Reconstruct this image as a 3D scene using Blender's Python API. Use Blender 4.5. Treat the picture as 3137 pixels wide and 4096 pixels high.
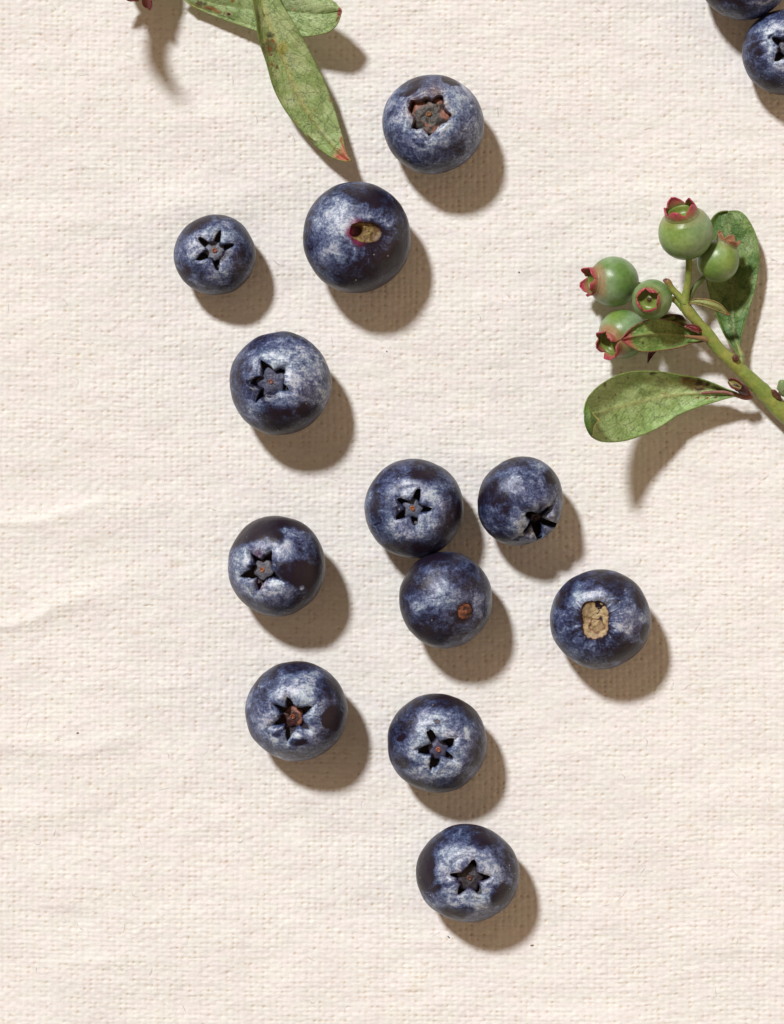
import bpy, math, random
import numpy as np
from mathutils import Vector, Matrix

# ------------------------------------------------------------------ set-up
sc = bpy.context.scene
for o in list(bpy.data.objects):
    bpy.data.objects.remove(o)
sc.unit_settings.scale_length = 0.01          # one unit is one centimetre
K = 280.0                                     # photograph pixels per centimetre on the cloth
W, Hh = 3137.0, 4096.0
CX, CY = W / 2, Hh / 2
CAMH = 46.0

cam_d = bpy.data.cameras.new('camera')
cam = bpy.data.objects.new('camera', cam_d)
sc.collection.objects.link(cam)
cam.location = (0, 0, CAMH)
cam_d.sensor_fit = 'VERTICAL'
cam_d.angle = 2 * math.atan((Hh / K) / 2 / CAMH)
cam_d.clip_start = 1.0
cam_d.clip_end = 500
sc.camera = cam

w = bpy.data.worlds.new('World')
sc.world = w
w.use_nodes = True
bg = w.node_tree.nodes['Background']
bg.inputs[0].default_value = (1.0, 0.67, 0.415, 1)
bg.inputs[1].default_value = 0.270

SA, SB = 0.468, 0.703                         # cm the light travels right / down the photo per cm of fall
sun_d = bpy.data.lights.new('key_light', 'SUN')
sun_d.energy = 3.55
sun_d.angle = math.radians(6.0)
sun_d.color = (1.0, 0.985, 0.975)
sun = bpy.data.objects.new('key_light', sun_d)
sc.collection.objects.link(sun)
sun.rotation_euler = Vector((SA, -SB, -1.0)).to_track_quat('-Z', 'Y').to_euler()
sun.location = (-8, 12, 20)

# broad warm fill lamp added low at right to show weave in shadow
fill_d = bpy.data.lights.new('added_fill_light', 'AREA')
fill_d.shape = 'RECTANGLE'
fill_d.size = 60; fill_d.size_y = 24
fill_d.energy = 7500
fill_d.color = (1.0, 0.68, 0.43)
fill = bpy.data.objects.new('added_fill_light', fill_d)
sc.collection.objects.link(fill)
fill.location = (62, -12, 28)
fill.rotation_euler = (Vector((0, 0, 0)) - fill.location).to_track_quat('-Z', 'Y').to_euler()

sc.view_settings.view_transform = 'Standard'
sc.view_settings.look = 'None'
sc.view_settings.exposure = 0.0
sc.view_settings.gamma = 1.0
sc.render.engine = 'CYCLES'
sc.cycles.max_bounces = 8
sc.cycles.diffuse_bounces = 5

RNG = np.random.RandomState(7)

# ------------------------------------------------------------------ helpers
def P(px, py, z=0.0):
    """photo pixel + height above the cloth (cm) -> point in the scene"""
    s = (1 - z / CAMH) / K
    return np.array([(px - CX) * s, -(py - CY) * s, z])

def PA(a):
    a = np.asarray(a, float)
    s = (1 - a[..., 2] / CAMH) / K
    return np.stack([(a[..., 0] - CX) * s, -(a[..., 1] - CY) * s, a[..., 2]], -1)

def _h(ix, iy, iz, seed):
    h = (ix * 73856093) ^ (iy * 19349663) ^ (iz * 83492791) ^ (seed * 2654435761 & 0x7fffffff)
    h = h & 0xffffffff
    h = ((h ^ (h >> 13)) * 1274126177) & 0xffffffff
    h = ((h ^ (h >> 16)) * 668265263) & 0xffffffff
    return ((h ^ (h >> 15)) & 0xffffff) / float(0xffffff)

def vn(p, seed=0):
    p = np.asarray(p, float)
    i = np.floor(p).astype(np.int64)
    f = p - i
    f = f * f * (3 - 2 * f)
    d = p.shape[-1]
    x, y = i[..., 0], i[..., 1]
    z = i[..., 2] if d > 2 else np.zeros_like(x)
    fx, fy = f[..., 0], f[..., 1]
    def lay(zz):
        a = _h(x, y, zz, seed); b = _h(x + 1, y, zz, seed)
        c = _h(x, y + 1, zz, seed); e = _h(x + 1, y + 1, zz, seed)
        return (a * (1 - fx) + b * fx) * (1 - fy) + (c * (1 - fx) + e * fx) * fy
    if d == 2:
        return lay(z)
    fz = f[..., 2]
    return lay(z) * (1 - fz) + lay(z + 1) * fz

def fbm(p, seed=0, oct=4, g=0.5):
    p = np.asarray(p, float)
    t = 0; a = 1; s = 0
    for k in range(oct):
        t = t + a * vn(p * (2.03 ** k) + 11.3 * k, seed + k)
        s += a; a *= g
    return t / s

def sstep(a, b, x):
    t = np.clip((x - a) / (b - a), 0, 1)
    return t * t * (3 - 2 * t)

def mix(a, b, t):
    a = np.asarray(a, float); b = np.asarray(b, float)
    t = np.asarray(t)[..., None]
    return a * (1 - t) + b * t

def crom(pts, n):
    """smooth curve through points, n samples evenly spread along its length"""
    pts = np.asarray(pts, float)
    p = np.vstack([2 * pts[0] - pts[1], pts, 2 * pts[-1] - pts[-2]])
    out = []
    for i in range(len(pts) - 1):
        a, b, c, d = p[i:i + 4]
        t = np.linspace(0, 1, 24, endpoint=False)[:, None]
        out.append(0.5 * ((2 * b) + (-a + c) * t + (2 * a - 5 * b + 4 * c - d) * t ** 2 + (-a + 3 * b - 3 * c + d) * t ** 3))
    out = np.vstack(out + [pts[-1][None]])
    s = np.r_[0, np.cumsum(np.linalg.norm(np.diff(out[:, :2], axis=0), axis=1) + 1e-9)]
    q = np.linspace(0, s[-1], n)
    return np.stack([np.interp(q, s, out[:, k]) for k in range(out.shape[1])], 1)

def mesh_obj(name, v, f, mat, parent=None, attrs=None, col=None, normals=None, smooth=True):
    me = bpy.data.meshes.new(name)
    v = np.asarray(v, np.float32)
    f = np.asarray(f, np.int32)
    nv, nf, k = len(v), len(f), f.shape[1]
    me.vertices.add(nv)
    me.vertices.foreach_set('co', v.ravel())
    me.loops.add(nf * k)
    me.loops.foreach_set('vertex_index', f.ravel())
    me.polygons.add(nf)
    me.polygons.foreach_set('loop_start', np.arange(0, nf * k, k, dtype=np.int32))
    me.polygons.foreach_set('use_smooth', np.full(nf, smooth))
    me.update(calc_edges=True)
    if attrs:
        for n_, a in attrs.items():
            a = np.asarray(a, np.float32)
            if a.ndim == 1:
                at = me.attributes.new(n_, 'FLOAT', 'POINT'); at.data.foreach_set('value', a)
            else:
                at = me.attributes.new(n_, 'FLOAT_VECTOR', 'POINT'); at.data.foreach_set('vector', a.ravel())
    if col is not None:
        c = np.ones((nv, 4), np.float32); c[:, :3] = np.clip(col, 0, 1)
        at = me.attributes.new('tint', 'FLOAT_COLOR', 'POINT'); at.data.foreach_set('color', c.ravel())
    if normals is not None:
        me.normals_split_custom_set_from_vertices([tuple(x) for x in normals])
    me.materials.append(mat)
    o = bpy.data.objects.new(name, me)
    sc.collection.objects.link(o)
    if parent is not None:
        o.parent = parent
    return o

def grid_faces(nr, nc, wrap=False):
    r = np.arange(nr - 1)[:, None]
    c = np.arange(nc if wrap else nc - 1)[None]
    c2 = (c + 1) % nc
    return np.stack([r * nc + c, r * nc + c2, (r + 1) * nc + c2, (r + 1) * nc + c], -1).reshape(-1, 4)

def empty(name, loc, label, cat, group=None):
    o = bpy.data.objects.new(name, None)
    sc.collection.objects.link(o)
    o.location = loc
    o.empty_display_size = 0.3
    o['label'] = label; o['category'] = cat
    if group: o['group'] = group
    return o

# ------------------------------------------------------------------ materials
def nodes(name):
    m = bpy.data.materials.new(name)
    m.use_nodes = True
    nt = m.node_tree
    b = nt.nodes['Principled BSDF']
    return m, nt, b

def N(nt, t, **kw):
    n = nt.nodes.new(t)
    for k, v in kw.items():
        if k.startswith('i_'):
            key = k[2:]
            n.inputs[int(key) if key.isdigit() else key].default_value = v
        else:
            setattr(n, k, v)
    return n

def L(nt, a, b): nt.links.new(a, b)

def math_n(nt, op, a, b=None, c=None):
    n = N(nt, 'ShaderNodeMath', operation=op)
    for i, x in enumerate((a, b, c)):
        if x is None: continue
        if isinstance(x, (int, float)): n.inputs[i].default_value = x
        else: L(nt, x, n.inputs[i])
    return n.outputs[0]

def mat_skin():
    m, nt, b = nodes('bloomed_skin')
    bp = N(nt, 'ShaderNodeAttribute', attribute_name='bp')
    bl = N(nt, 'ShaderNodeAttribute', attribute_name='bloom')
    rd = N(nt, 'ShaderNodeAttribute', attribute_name='red')
    n1 = N(nt, 'ShaderNodeTexNoise', i_Scale=7.0, i_Detail=9.0, i_Roughness=0.68, i_Distortion=0.5)
    n2 = N(nt, 'ShaderNodeTexNoise', i_Scale=30.0, i_Detail=7.0, i_Roughness=0.78)
    n3 = N(nt, 'ShaderNodeTexNoise', i_Scale=15.0, i_Detail=4.0, i_Roughness=0.6, i_Distortion=1.6)
    for n in (n1, n2, n3): L(nt, bp.outputs['Vector'], n.inputs['Vector'])
    s = math_n(nt, 'SUBTRACT', n1.outputs['Fac'], 0.5)
    s = math_n(nt, 'MULTIPLY', s, 1.9)
    t = math_n(nt, 'SUBTRACT', n2.outputs['Fac'], 0.5)
    t = math_n(nt, 'MULTIPLY', t, 1.7)
    # scratches: thin dark lines where n3 crosses its middle
    u = math_n(nt, 'ABSOLUTE', math_n(nt, 'SUBTRACT', n3.outputs['Fac'], 0.5))
    u = N(nt, 'ShaderNodeMapRange', i_1=0.0, i_2=0.016, i_3=-0.13, i_4=0.0).outputs[0].node
    L(nt, math_n(nt, 'ABSOLUTE', math_n(nt, 'SUBTRACT', n3.outputs['Fac'], 0.5)), u.inputs[0])
    s = math_n(nt, 'ADD', s, t)
    s = math_n(nt, 'ADD', s, u.outputs[0])
    # fine brushed rub marks
    mpb = N(nt, 'ShaderNodeMapping'); mpb.inputs['Rotation'].default_value = (0.5, 0.9, 0.6); mpb.inputs['Scale'].default_value = (3.0, 30.0, 12.0)
    n5 = N(nt, 'ShaderNodeTexNoise', i_Scale=1.0, i_Detail=4.0, i_Roughness=0.6, i_Distortion=0.5)
    L(nt, bp.outputs['Vector'], mpb.inputs['Vector']); L(nt, mpb.outputs[0], n5.inputs['Vector'])
    n6 = N(nt, 'ShaderNodeTexNoise', i_Scale=4.0, i_Detail=1.0); L(nt, bp.outputs['Vector'], n6.inputs['Vector'])
    bm = N(nt, 'ShaderNodeMapRange', i_1=0.42, i_2=0.62); L(nt, n6.outputs['Fac'], bm.inputs[0])
    br_ = math_n(nt, 'MULTIPLY', math_n(nt, 'SUBTRACT', n5.outputs['Fac'], 0.52), 0.85)
    s = math_n(nt, 'ADD', s, math_n(nt, 'MULTIPLY', br_, bm.outputs[0]))
    # noise fades where the bloom is rubbed right off
    k = N(nt, 'ShaderNodeMapRange', i_1=-0.25, i_2=0.15, i_3=0.25, i_4=1.0)
    L(nt, bl.outputs['Fac'], k.inputs[0])
    s = math_n(nt, 'MULTIPLY', s, k.outputs[0])
    mk = math_n(nt, 'ADD', math_n(nt, 'MINIMUM', bl.outputs['Fac'], 0.80), s)
    mk = math_n(nt, 'MAXIMUM', math_n(nt, 'MINIMUM', mk, 1.0), 0.0)
    cr = N(nt, 'ShaderNodeValToRGB')
    e = cr.color_ramp.elements
    e[0].position = 0.0; e[0].color = (0.012, 0.007, 0.017, 1)
    e[1].position = 1.0; e[1].color = (0.46, 0.52, 0.60, 1)
    for p_, c_ in ((0.20, (0.016, 0.020, 0.052)), (0.45, (0.044, 0.063, 0.155)), (0.72, (0.145, 0.190, 0.315))):
        x = e.new(p_); x.color = (*c_, 1)
    L(nt, mk, cr.inputs[0])
    # slightly purple / slightly green-blue areas
    hn = N(nt, 'ShaderNodeTexNoise', i_Scale=3.0, i_Detail=2.0)
    L(nt, bp.outputs['Vector'], hn.inputs['Vector'])
    hc = N(nt, 'ShaderNodeMix', data_type='RGBA', blend_type='MIX')
    hc.inputs['A'].default_value = (1.03, 0.97, 1.0, 1); hc.inputs['B'].default_value = (0.95, 1.01, 1.0, 1)
    hr = N(nt, 'ShaderNodeMapRange', i_1=0.35, i_2=0.65)
    L(nt, hn.outputs['Fac'], hr.inputs[0]); L(nt, hr.outputs[0], hc.inputs['Factor'])
    mu = N(nt, 'ShaderNodeMix', data_type='RGBA', blend_type='MULTIPLY'); mu.inputs['Factor'].default_value = 1
    L(nt, cr.outputs[0], mu.inputs['A']); L(nt, hc.outputs['Result'], mu.inputs['B'])
    rm = N(nt, 'ShaderNodeMix', data_type='RGBA'); rc_ = N(nt, 'ShaderNodeAttribute', attribute_name='redc'); L(nt, rc_.outputs['Vector'], rm.inputs['B'])
    L(nt, mu.outputs['Result'], rm.inputs['A'])
    L(nt, rd.outputs['Fac'], rm.inputs['Factor'])
    vd = N(nt, 'ShaderNodeTexVoronoi', i_Scale=7.5)
    L(nt, bp.outputs['Vector'], vd.inputs['Vector'])
    dd_ = N(nt, 'ShaderNodeMapRange', i_1=0.045, i_2=0.085, i_3=0.85, i_4=0.0)
    L(nt, vd.outputs['Distance'], dd_.inputs[0])
    sx = N(nt, 'ShaderNodeSeparateColor'); L(nt, vd.outputs['Color'], sx.inputs[0])
    dk = math_n(nt, 'MULTIPLY', dd_.outputs[0], math_n(nt, 'GREATER_THAN', sx.outputs[0], 0.55))
    dm = N(nt, 'ShaderNodeMix', data_type='RGBA'); dm.inputs['B'].default_value = (0.48, 0.48, 0.46, 1)
    L(nt, dk, dm.inputs['Factor']); L(nt, rm.outputs['Result'], dm.inputs['A'])
    L(nt, dm.outputs['Result'], b.inputs['Base Color'])
    ro = N(nt, 'ShaderNodeMapRange', i_3=0.33, i_4=0.40)
    L(nt, mk, ro.inputs[0]); L(nt, ro.outputs[0], b.inputs['Roughness'])
    sp = N(nt, 'ShaderNodeMapRange', i_3=0.35, i_4=0.95)
    L(nt, mk, sp.inputs[0]); L(nt, sp.outputs[0], b.inputs['Specular IOR Level'])
    bu = N(nt, 'ShaderNodeBump', i_Strength=0.45, i_Distance=0.012)
    hh = math_n(nt, 'ADD', n2.outputs['Fac'], math_n(nt, 'MULTIPLY', n1.outputs['Fac'], 1.2))
    L(nt, hh, bu.inputs['Height']); L(nt, bu.outputs[0], b.inputs['Normal'])
    return m

def mat_tint(name, rough=0.55, spec=0.4, nscale=40.0, namp=0.35, bump=0.01, bstr=0.5, trans=0.0, sheen=0.0, subs=0.0):
    """base colour comes from the vertex colour 'tint', grain from noise"""
    m, nt, b = nodes(name)
    a = N(nt, 'ShaderNodeAttribute', attribute_name='tint')
    tc = N(nt, 'ShaderNodeTexCoord')
    n = N(nt, 'ShaderNodeTexNoise', i_Scale=nscale, i_Detail=6.0, i_Roughness=0.65)
    L(nt, tc.outputs['Object'], n.inputs['Vector'])
    mr = N(nt, 'ShaderNodeMapRange', i_1=0.25, i_2=0.75, i_3=1 - namp, i_4=1 + namp)
    L(nt, n.outputs['Fac'], mr.inputs[0])
    vm = N(nt, 'ShaderNodeVectorMath', operation='SCALE')
    L(nt, a.outputs['Color'], vm.inputs[0]); L(nt, mr.outputs[0], vm.inputs['Scale'])
    L(nt, vm.outputs[0], b.inputs['Base Color'])
    b.inputs['Roughness'].default_value = rough
    b.inputs['Specular IOR Level'].default_value = spec
    if sheen: b.inputs['Sheen Weight'].default_value = sheen
    if subs:
        b.inputs['Subsurface Weight'].default_value = subs
        b.inputs['Subsurface Radius'].default_value = (0.10, 0.12, 0.05)
        b.inputs['Subsurface Scale'].default_value = 1.0
    bu = N(nt, 'ShaderNodeBump', i_Strength=bstr, i_Distance=bump)
    L(nt, n.outputs['Fac'], bu.inputs['Height']); L(nt, bu.outputs[0], b.inputs['Normal'])
    if trans:
        tr = N(nt, 'ShaderNodeBsdfTranslucent'); ms = N(nt, 'ShaderNodeMixShader'); ms.inputs[0].default_value = trans
        L(nt, vm.outputs[0], tr.inputs[0])
        out = nt.nodes['Material Output']
        L(nt, b.outputs[0], ms.inputs[1]); L(nt, tr.outputs[0], ms.inputs[2]); L(nt, ms.outputs[0], out.inputs[0])
    return m

def mat_leaf():
    m, nt, b = nodes('leaf_underside')
    a = N(nt, 'ShaderNodeAttribute', attribute_name='tint')
    tc = N(nt, 'ShaderNodeTexCoord')
    n = N(nt, 'ShaderNodeTexNoise', i_Scale=34.0, i_Detail=7.0, i_Roughness=0.72)
    L(nt, tc.outputs['Object'], n.inputs['Vector'])
    # fine net of veins: edges of warped cells
    wn = N(nt, 'ShaderNodeTexNoise', i_Scale=9.0, i_Detail=3.0)
    L(nt, tc.outputs['Object'], wn.inputs['Vector'])
    va = N(nt, 'ShaderNodeVectorMath', operation='SCALE'); va.inputs['Scale'].default_value = 0.26
    L(nt, wn.outputs['Color'], va.inputs[0])
    vb = N(nt, 'ShaderNodeVectorMath', operation='ADD')
    L(nt, tc.outputs['Object'], vb.inputs[0]); L(nt, va.outputs[0], vb.inputs[1])
    vo = N(nt, 'ShaderNodeTexVoronoi', feature='DISTANCE_TO_EDGE', i_Scale=4.4)
    L(nt, vb.outputs[0], vo.inputs['Vector'])
    ed = N(nt, 'ShaderNodeMapRange', i_1=0.0, i_2=0.05, i_3=1.0, i_4=0.0)
    L(nt, vo.outputs['Distance'], ed.inputs[0])
    vk = math_n(nt, 'MULTIPLY', math_n(nt, 'MULTIPLY', ed.outputs[0], wn.outputs['Fac']), 0.62)
    mr = N(nt, 'ShaderNodeMapRange', i_1=0.25, i_2=0.75, i_3=0.62, i_4=1.42)
    L(nt, n.outputs['Fac'], mr.inputs[0])
    f = math_n(nt, 'MULTIPLY', mr.outputs[0], math_n(nt, 'SUBTRACT', 1.0, vk))
    vm = N(nt, 'ShaderNodeVectorMath', operation='SCALE')
    L(nt, a.outputs['Color'], vm.inputs[0]); L(nt, f, vm.inputs['Scale'])
    L(nt, vm.outputs[0], b.inputs['Base Color'])
    b.inputs['Roughness'].default_value = 0.38
    b.inputs['Specular IOR Level'].default_value = 0.45
    bu = N(nt, 'ShaderNodeBump', i_Strength=0.7, i_Distance=0.014)
    h = math_n(nt, 'SUBTRACT', n.outputs['Fac'], math_n(nt, 'MULTIPLY', ed.outputs[0], 0.5))
    L(nt, h, bu.inputs['Height']); L(nt, bu.outputs[0], b.inputs['Normal'])
    tr = N(nt, 'ShaderNodeBsdfTranslucent'); ms = N(nt, 'ShaderNodeMixShader'); ms.inputs[0].default_value = 0.10
    L(nt, vm.outputs[0], tr.inputs[0])
    out = nt.nodes['Material Output']
    L(nt, b.outputs[0], ms.inputs[1]); L(nt, tr.outputs[0], ms.inputs[2]); L(nt, ms.outputs[0], out.inputs[0])
    return m

def mat_cloth():
    m, nt, b = nodes('cotton_canvas')
    a = N(nt, 'ShaderNodeAttribute', attribute_name='tint')
    tc = N(nt, 'ShaderNodeTexCoord')
    mp = N(nt, 'ShaderNodeMapping'); mp.inputs['Scale'].default_value = (0.55, 1.0, 1.0)
    L(nt, tc.outputs['Object'], mp.inputs['Vector'])
    n = N(nt, 'ShaderNodeTexNoise', i_Scale=26.0, i_Detail=6.0, i_Roughness=0.75, i_Distortion=0.6)
    L(nt, mp.outputs[0], n.inputs['Vector'])
    mr = N(nt, 'ShaderNodeMapRange', i_1=0.25, i_2=0.75, i_3=0.93, i_4=1.06)
    L(nt, n.outputs['Fac'], mr.inputs[0])
    vm = N(nt, 'ShaderNodeVectorMath', operation='SCALE')
    L(nt, a.outputs['Color'], vm.inputs[0]); L(nt, mr.outputs[0], vm.inputs['Scale'])
    L(nt, vm.outputs[0], b.inputs['Base Color'])
    b.inputs['Roughness'].default_value = 0.92
    b.inputs['Specular IOR Level'].default_value = 0.12
    bu = N(nt, 'ShaderNodeBump', i_Strength=0.45, i_Distance=0.012)
    L(nt, n.outputs['Fac'], bu.inputs['Height']); L(nt, bu.outputs[0], b.inputs['Normal'])
    return m

M_SKIN = mat_skin()
M_DISC = mat_tint('calyx_disc_skin', rough=0.5, nscale=22, namp=0.45, bump=0.01, bstr=0.6)
M_SCAR = mat_tint('stem_scar_tissue', rough=0.48, spec=0.5, nscale=30, namp=0.38, bump=0.015, bstr=0.7)
M_LEAF = mat_leaf()
M_GREEN = mat_tint('unripe_skin', rough=0.34, spec=0.45, nscale=16, namp=0.26, bump=0.008, bstr=0.5, subs=0.04)
M_SEPAL = mat_tint('sepal_skin', rough=0.42, spec=0.4, nscale=24, namp=0.25, bump=0.008, bstr=0.5, trans=0.12)
M_STEM = mat_tint('stem_bark', rough=0.45, spec=0.45, nscale=20, namp=0.22, bump=0.016, bstr=0.6)
M_CLOTH = mat_cloth()

# ------------------------------------------------------------------ the cloth
def cloth_base(X, Y):
    """broad shape of the cloth (cm) at photo pixel X, Y: soft creases and undulation"""
    z = 0.10 * (fbm(np.stack([X / 900, Y / 650], -1), 41, 3) - 0.5) + 0.030 * (fbm(np.stack([X / 150, Y / 80], -1), 43, 3) - 0.5)
    # creases: (x0,y0,x1,y1, half width px, height)
    for x0, y0, x1, y1, hw, hh in CREASES:
        dx, dy = x1 - x0, y1 - y0
        LL = math.hypot(dx, dy)
        t = ((X - x0) * dx + (Y - y0) * dy) / LL ** 2
        d = ((X - x0) * -dy + (Y - y0) * dx) / LL
        d = d + 26 * (vn(np.stack([X / 140, Y / 140], -1), 77) - 0.5) + 10 * np.sin(t * 9)
        z = z + 0.62 * hh * np.exp(-(d / (hw * 1.15)) ** 2) * sstep(-0.05, 0.15, t) * (1 - sstep(0.75, 1.05, t))
    return z

CREASES = [(-200, 2118, 400, 2030, 12, 0.014), (-200, 2570, 330, 2400, 13, 0.014), (60, 2958, 480, 2970, 10, 0.010), (-200, 2110, 520, 2020, 26, 0.030), (-200, 2150, 700, 2040, 60, 0.03),
           (-200, 2560, 420, 2380, 34, 0.045), (100, 2440, 700, 2260, 60, 0.025),
           (-100, 3000, 620, 2975, 34, 0.035), (-100, 3330, 560, 3120, 60, 0.035),
           (150, 900, 900, 820, 70, 0.03), (500, 860, 1300, 720, 60, 0.03), (900, 1180, 1300, 1000, 60, 0.02),
           (1900, 3550, 3300, 3120, 90, 0.03), (2100, 3080, 2600, 2870, 50, 0.02), (2300, 3700, 3200, 3420, 80, 0.025),
           (150, 3600, 900, 3380, 60, 0.02), (1300, 2060, 1700, 1880, 60, 0.02), (700, 2080, 1200, 1990, 60, 0.02),
           (500, 520, 1100, 460, 60, 0.02), (1900, 900, 2500, 820, 80, 0.02), (2500, 2400, 3200, 2300, 80, 0.02)]

def build_cloth():
    x0, x1, y0, y1 = -300, W + 300, -330, Hh + 330
    xs = np.arange(x0, x1, 25 / 5.0)
    ys = np.arange(y0, y1, 19 / 4.5)
    def ext(a, far):
        d = a[1] - a[0]; out = [a[0]]; s = d
        while out[-1] > a[0] - far:
            s *= 1.5; out.append(out[-1] - s)
        lo = out[:0:-1]
        out = [a[-1]]; s = d
        while out[-1] < a[-1] + far:
            s *= 1.5; out.append(out[-1] + s)
        return np.r_[lo, a, out[1:]]
    xs = ext(xs, 9000); ys = ext(ys, 9000)
    X, Y = np.meshgrid(xs, ys)
    fine = sstep(x0 - 30, x0 + 60, X) * sstep(-x1 - 30, -x1 + 60, -X) * sstep(y0 - 30, y0 + 60, Y) * sstep(-y1 - 30, -y1 + 60, -Y)
    # threads wander a little
    Xw = X + 13 * (vn(np.stack([X / 420, Y / 260], -1), 1) - .5) + 9 * (vn(np.stack([X / 30, Y / 130], -1), 2) - .5)
    Yw = Y + 30 * (vn(np.stack([X / 600, Y / 500], -1), 3) - .5) + 8 * (vn(np.stack([X / 110, Y / 26], -1), 4) - .5)
    u, v = Xw / 25.0, Yw / 19.0
    i, j = np.rint(u), np.rint(v)
    fu, fv = u - i, v - j
    jn = vn(np.stack([X / 170, j * 7.31], -1), 5)           # thickness along each weft yarn
    inn = vn(np.stack([i * 5.77, Y / 200], -1), 6)
    jr = vn(np.stack([j * 9.17, j * 0 + 3.3], -1), 17)
    cell = vn(np.stack([i * 1.93 + 0.5, j * 1.71 + 0.5], -1), 18)
    wv = 0.44 + 0.26 * jn
    wu = 0.42 + 0.22 * inn
    pf = np.sqrt(np.clip(1 - (fv / wv) ** 2, 0, 1))
    pw = np.sqrt(np.clip(1 - (fu / wu) ** 2, 0, 1))
    soft = 0.45 + 0.75 * fbm(np.stack([X / 190, Y / 130], -1), 19, 3)      # nap lies flatter in places
    a = 0.0088 * (0.55 + 0.9 * cell)
    zf = a * 1.1 * np.cos(math.pi * (u + j)) + 0.0112 * pf * (0.5 + 0.7 * jn + 0.4 * jr)
    zw = -a * np.cos(math.pi * (v + i)) + 0.0115 * pw * (0.6 + 0.7 * inn)
    zz = np.maximum(zf, zw) * soft * 0.62
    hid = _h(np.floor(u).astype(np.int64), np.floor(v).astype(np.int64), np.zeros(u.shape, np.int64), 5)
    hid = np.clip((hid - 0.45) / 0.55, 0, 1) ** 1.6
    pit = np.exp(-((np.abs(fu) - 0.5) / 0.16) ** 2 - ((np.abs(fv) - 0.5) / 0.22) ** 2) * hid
    top = zf > zw
    lint = 0.012 * (fbm(np.stack([X / 17, Y / 10], -1), 8, 3) - .5)
    z = cloth_base(X, Y) + (zz - 0.012 + lint - 0.022 * pit) * fine
    # colour
    base = np.array([0.80, 0.797, 0.800])
    c = np.broadcast_to(base, X.shape + (3,)).copy()
    tn = vn(np.stack([X / 90, j * 3.3 + 9], -1), 10)
    sn = vn(np.stack([i * 3.1 + 4, Y / 90], -1), 11)
    br = np.where(top, 0.97 + 0.07 * tn, 0.94 + 0.07 * sn)
    br = br * (0.985 + 0.05 * (fbm(np.stack([X / 330, Y / 120], -1), 12, 3) - .5) * 2)
    c *= br[..., None]
    warm = fbm(np.stack([X / 60, Y / 30], -1), 13, 2)
    c *= mix([1.0, .985, .985], [1.0, 1.015, 0.985], sstep(.3, .7, warm))
    gap_shade = (1 - sstep(-0.001, 0.0065, zz)) * fine
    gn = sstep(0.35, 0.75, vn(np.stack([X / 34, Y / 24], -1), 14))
    c = mix(c, c * np.array([0.86, 0.70, 0.52]), np.clip(gap_shade * (0.15 + 0.25 * gn) + pit * fine, 0, 1))  # tan-brown shade of the yarn gaps and pits put into the colour
    # a few pulled grey-brown flecks in the yarn
    fl = sstep(0.80, 0.9, vn(np.stack([X / 46, Y / 10], -1), 15)) * sstep(0.62, 0.8, vn(np.stack([X / 210, Y / 150], -1), 16))
    c = mix(c, c * np.array([0.88, 0.82, 0.76]), fl * 0.6)
    s = 1 / K
    vx = np.stack([(X - CX) * s, -(Y - CY) * s, z], -1).reshape(-1, 3)
    f = grid_faces(len(ys), len(xs))[:, ::-1]
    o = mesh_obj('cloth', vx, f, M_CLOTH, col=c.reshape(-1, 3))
    o['kind'] = 'structure'
    o['label'] = 'cream woven cotton cloth under the berries and sprigs'
    return o
build_cloth()

def ground(px, py):
    return float(cloth_base(np.array([px]), np.array([py]))[0]) + 0.004

# ------------------------------------------------------------------ blueberries
def rot_from(axis):
    """matrix whose z column is axis"""
    z = np.asarray(axis, float); z /= np.linalg.norm(z)
    x = np.cross([0, 1, 0], z)
    if np.linalg.norm(x) < 1e-4: x = np.array([1., 0, 0])
    x /= np.linalg.norm(x)
    y = np.cross(z, x)
    return np.stack([x, y, z], 1)

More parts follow.
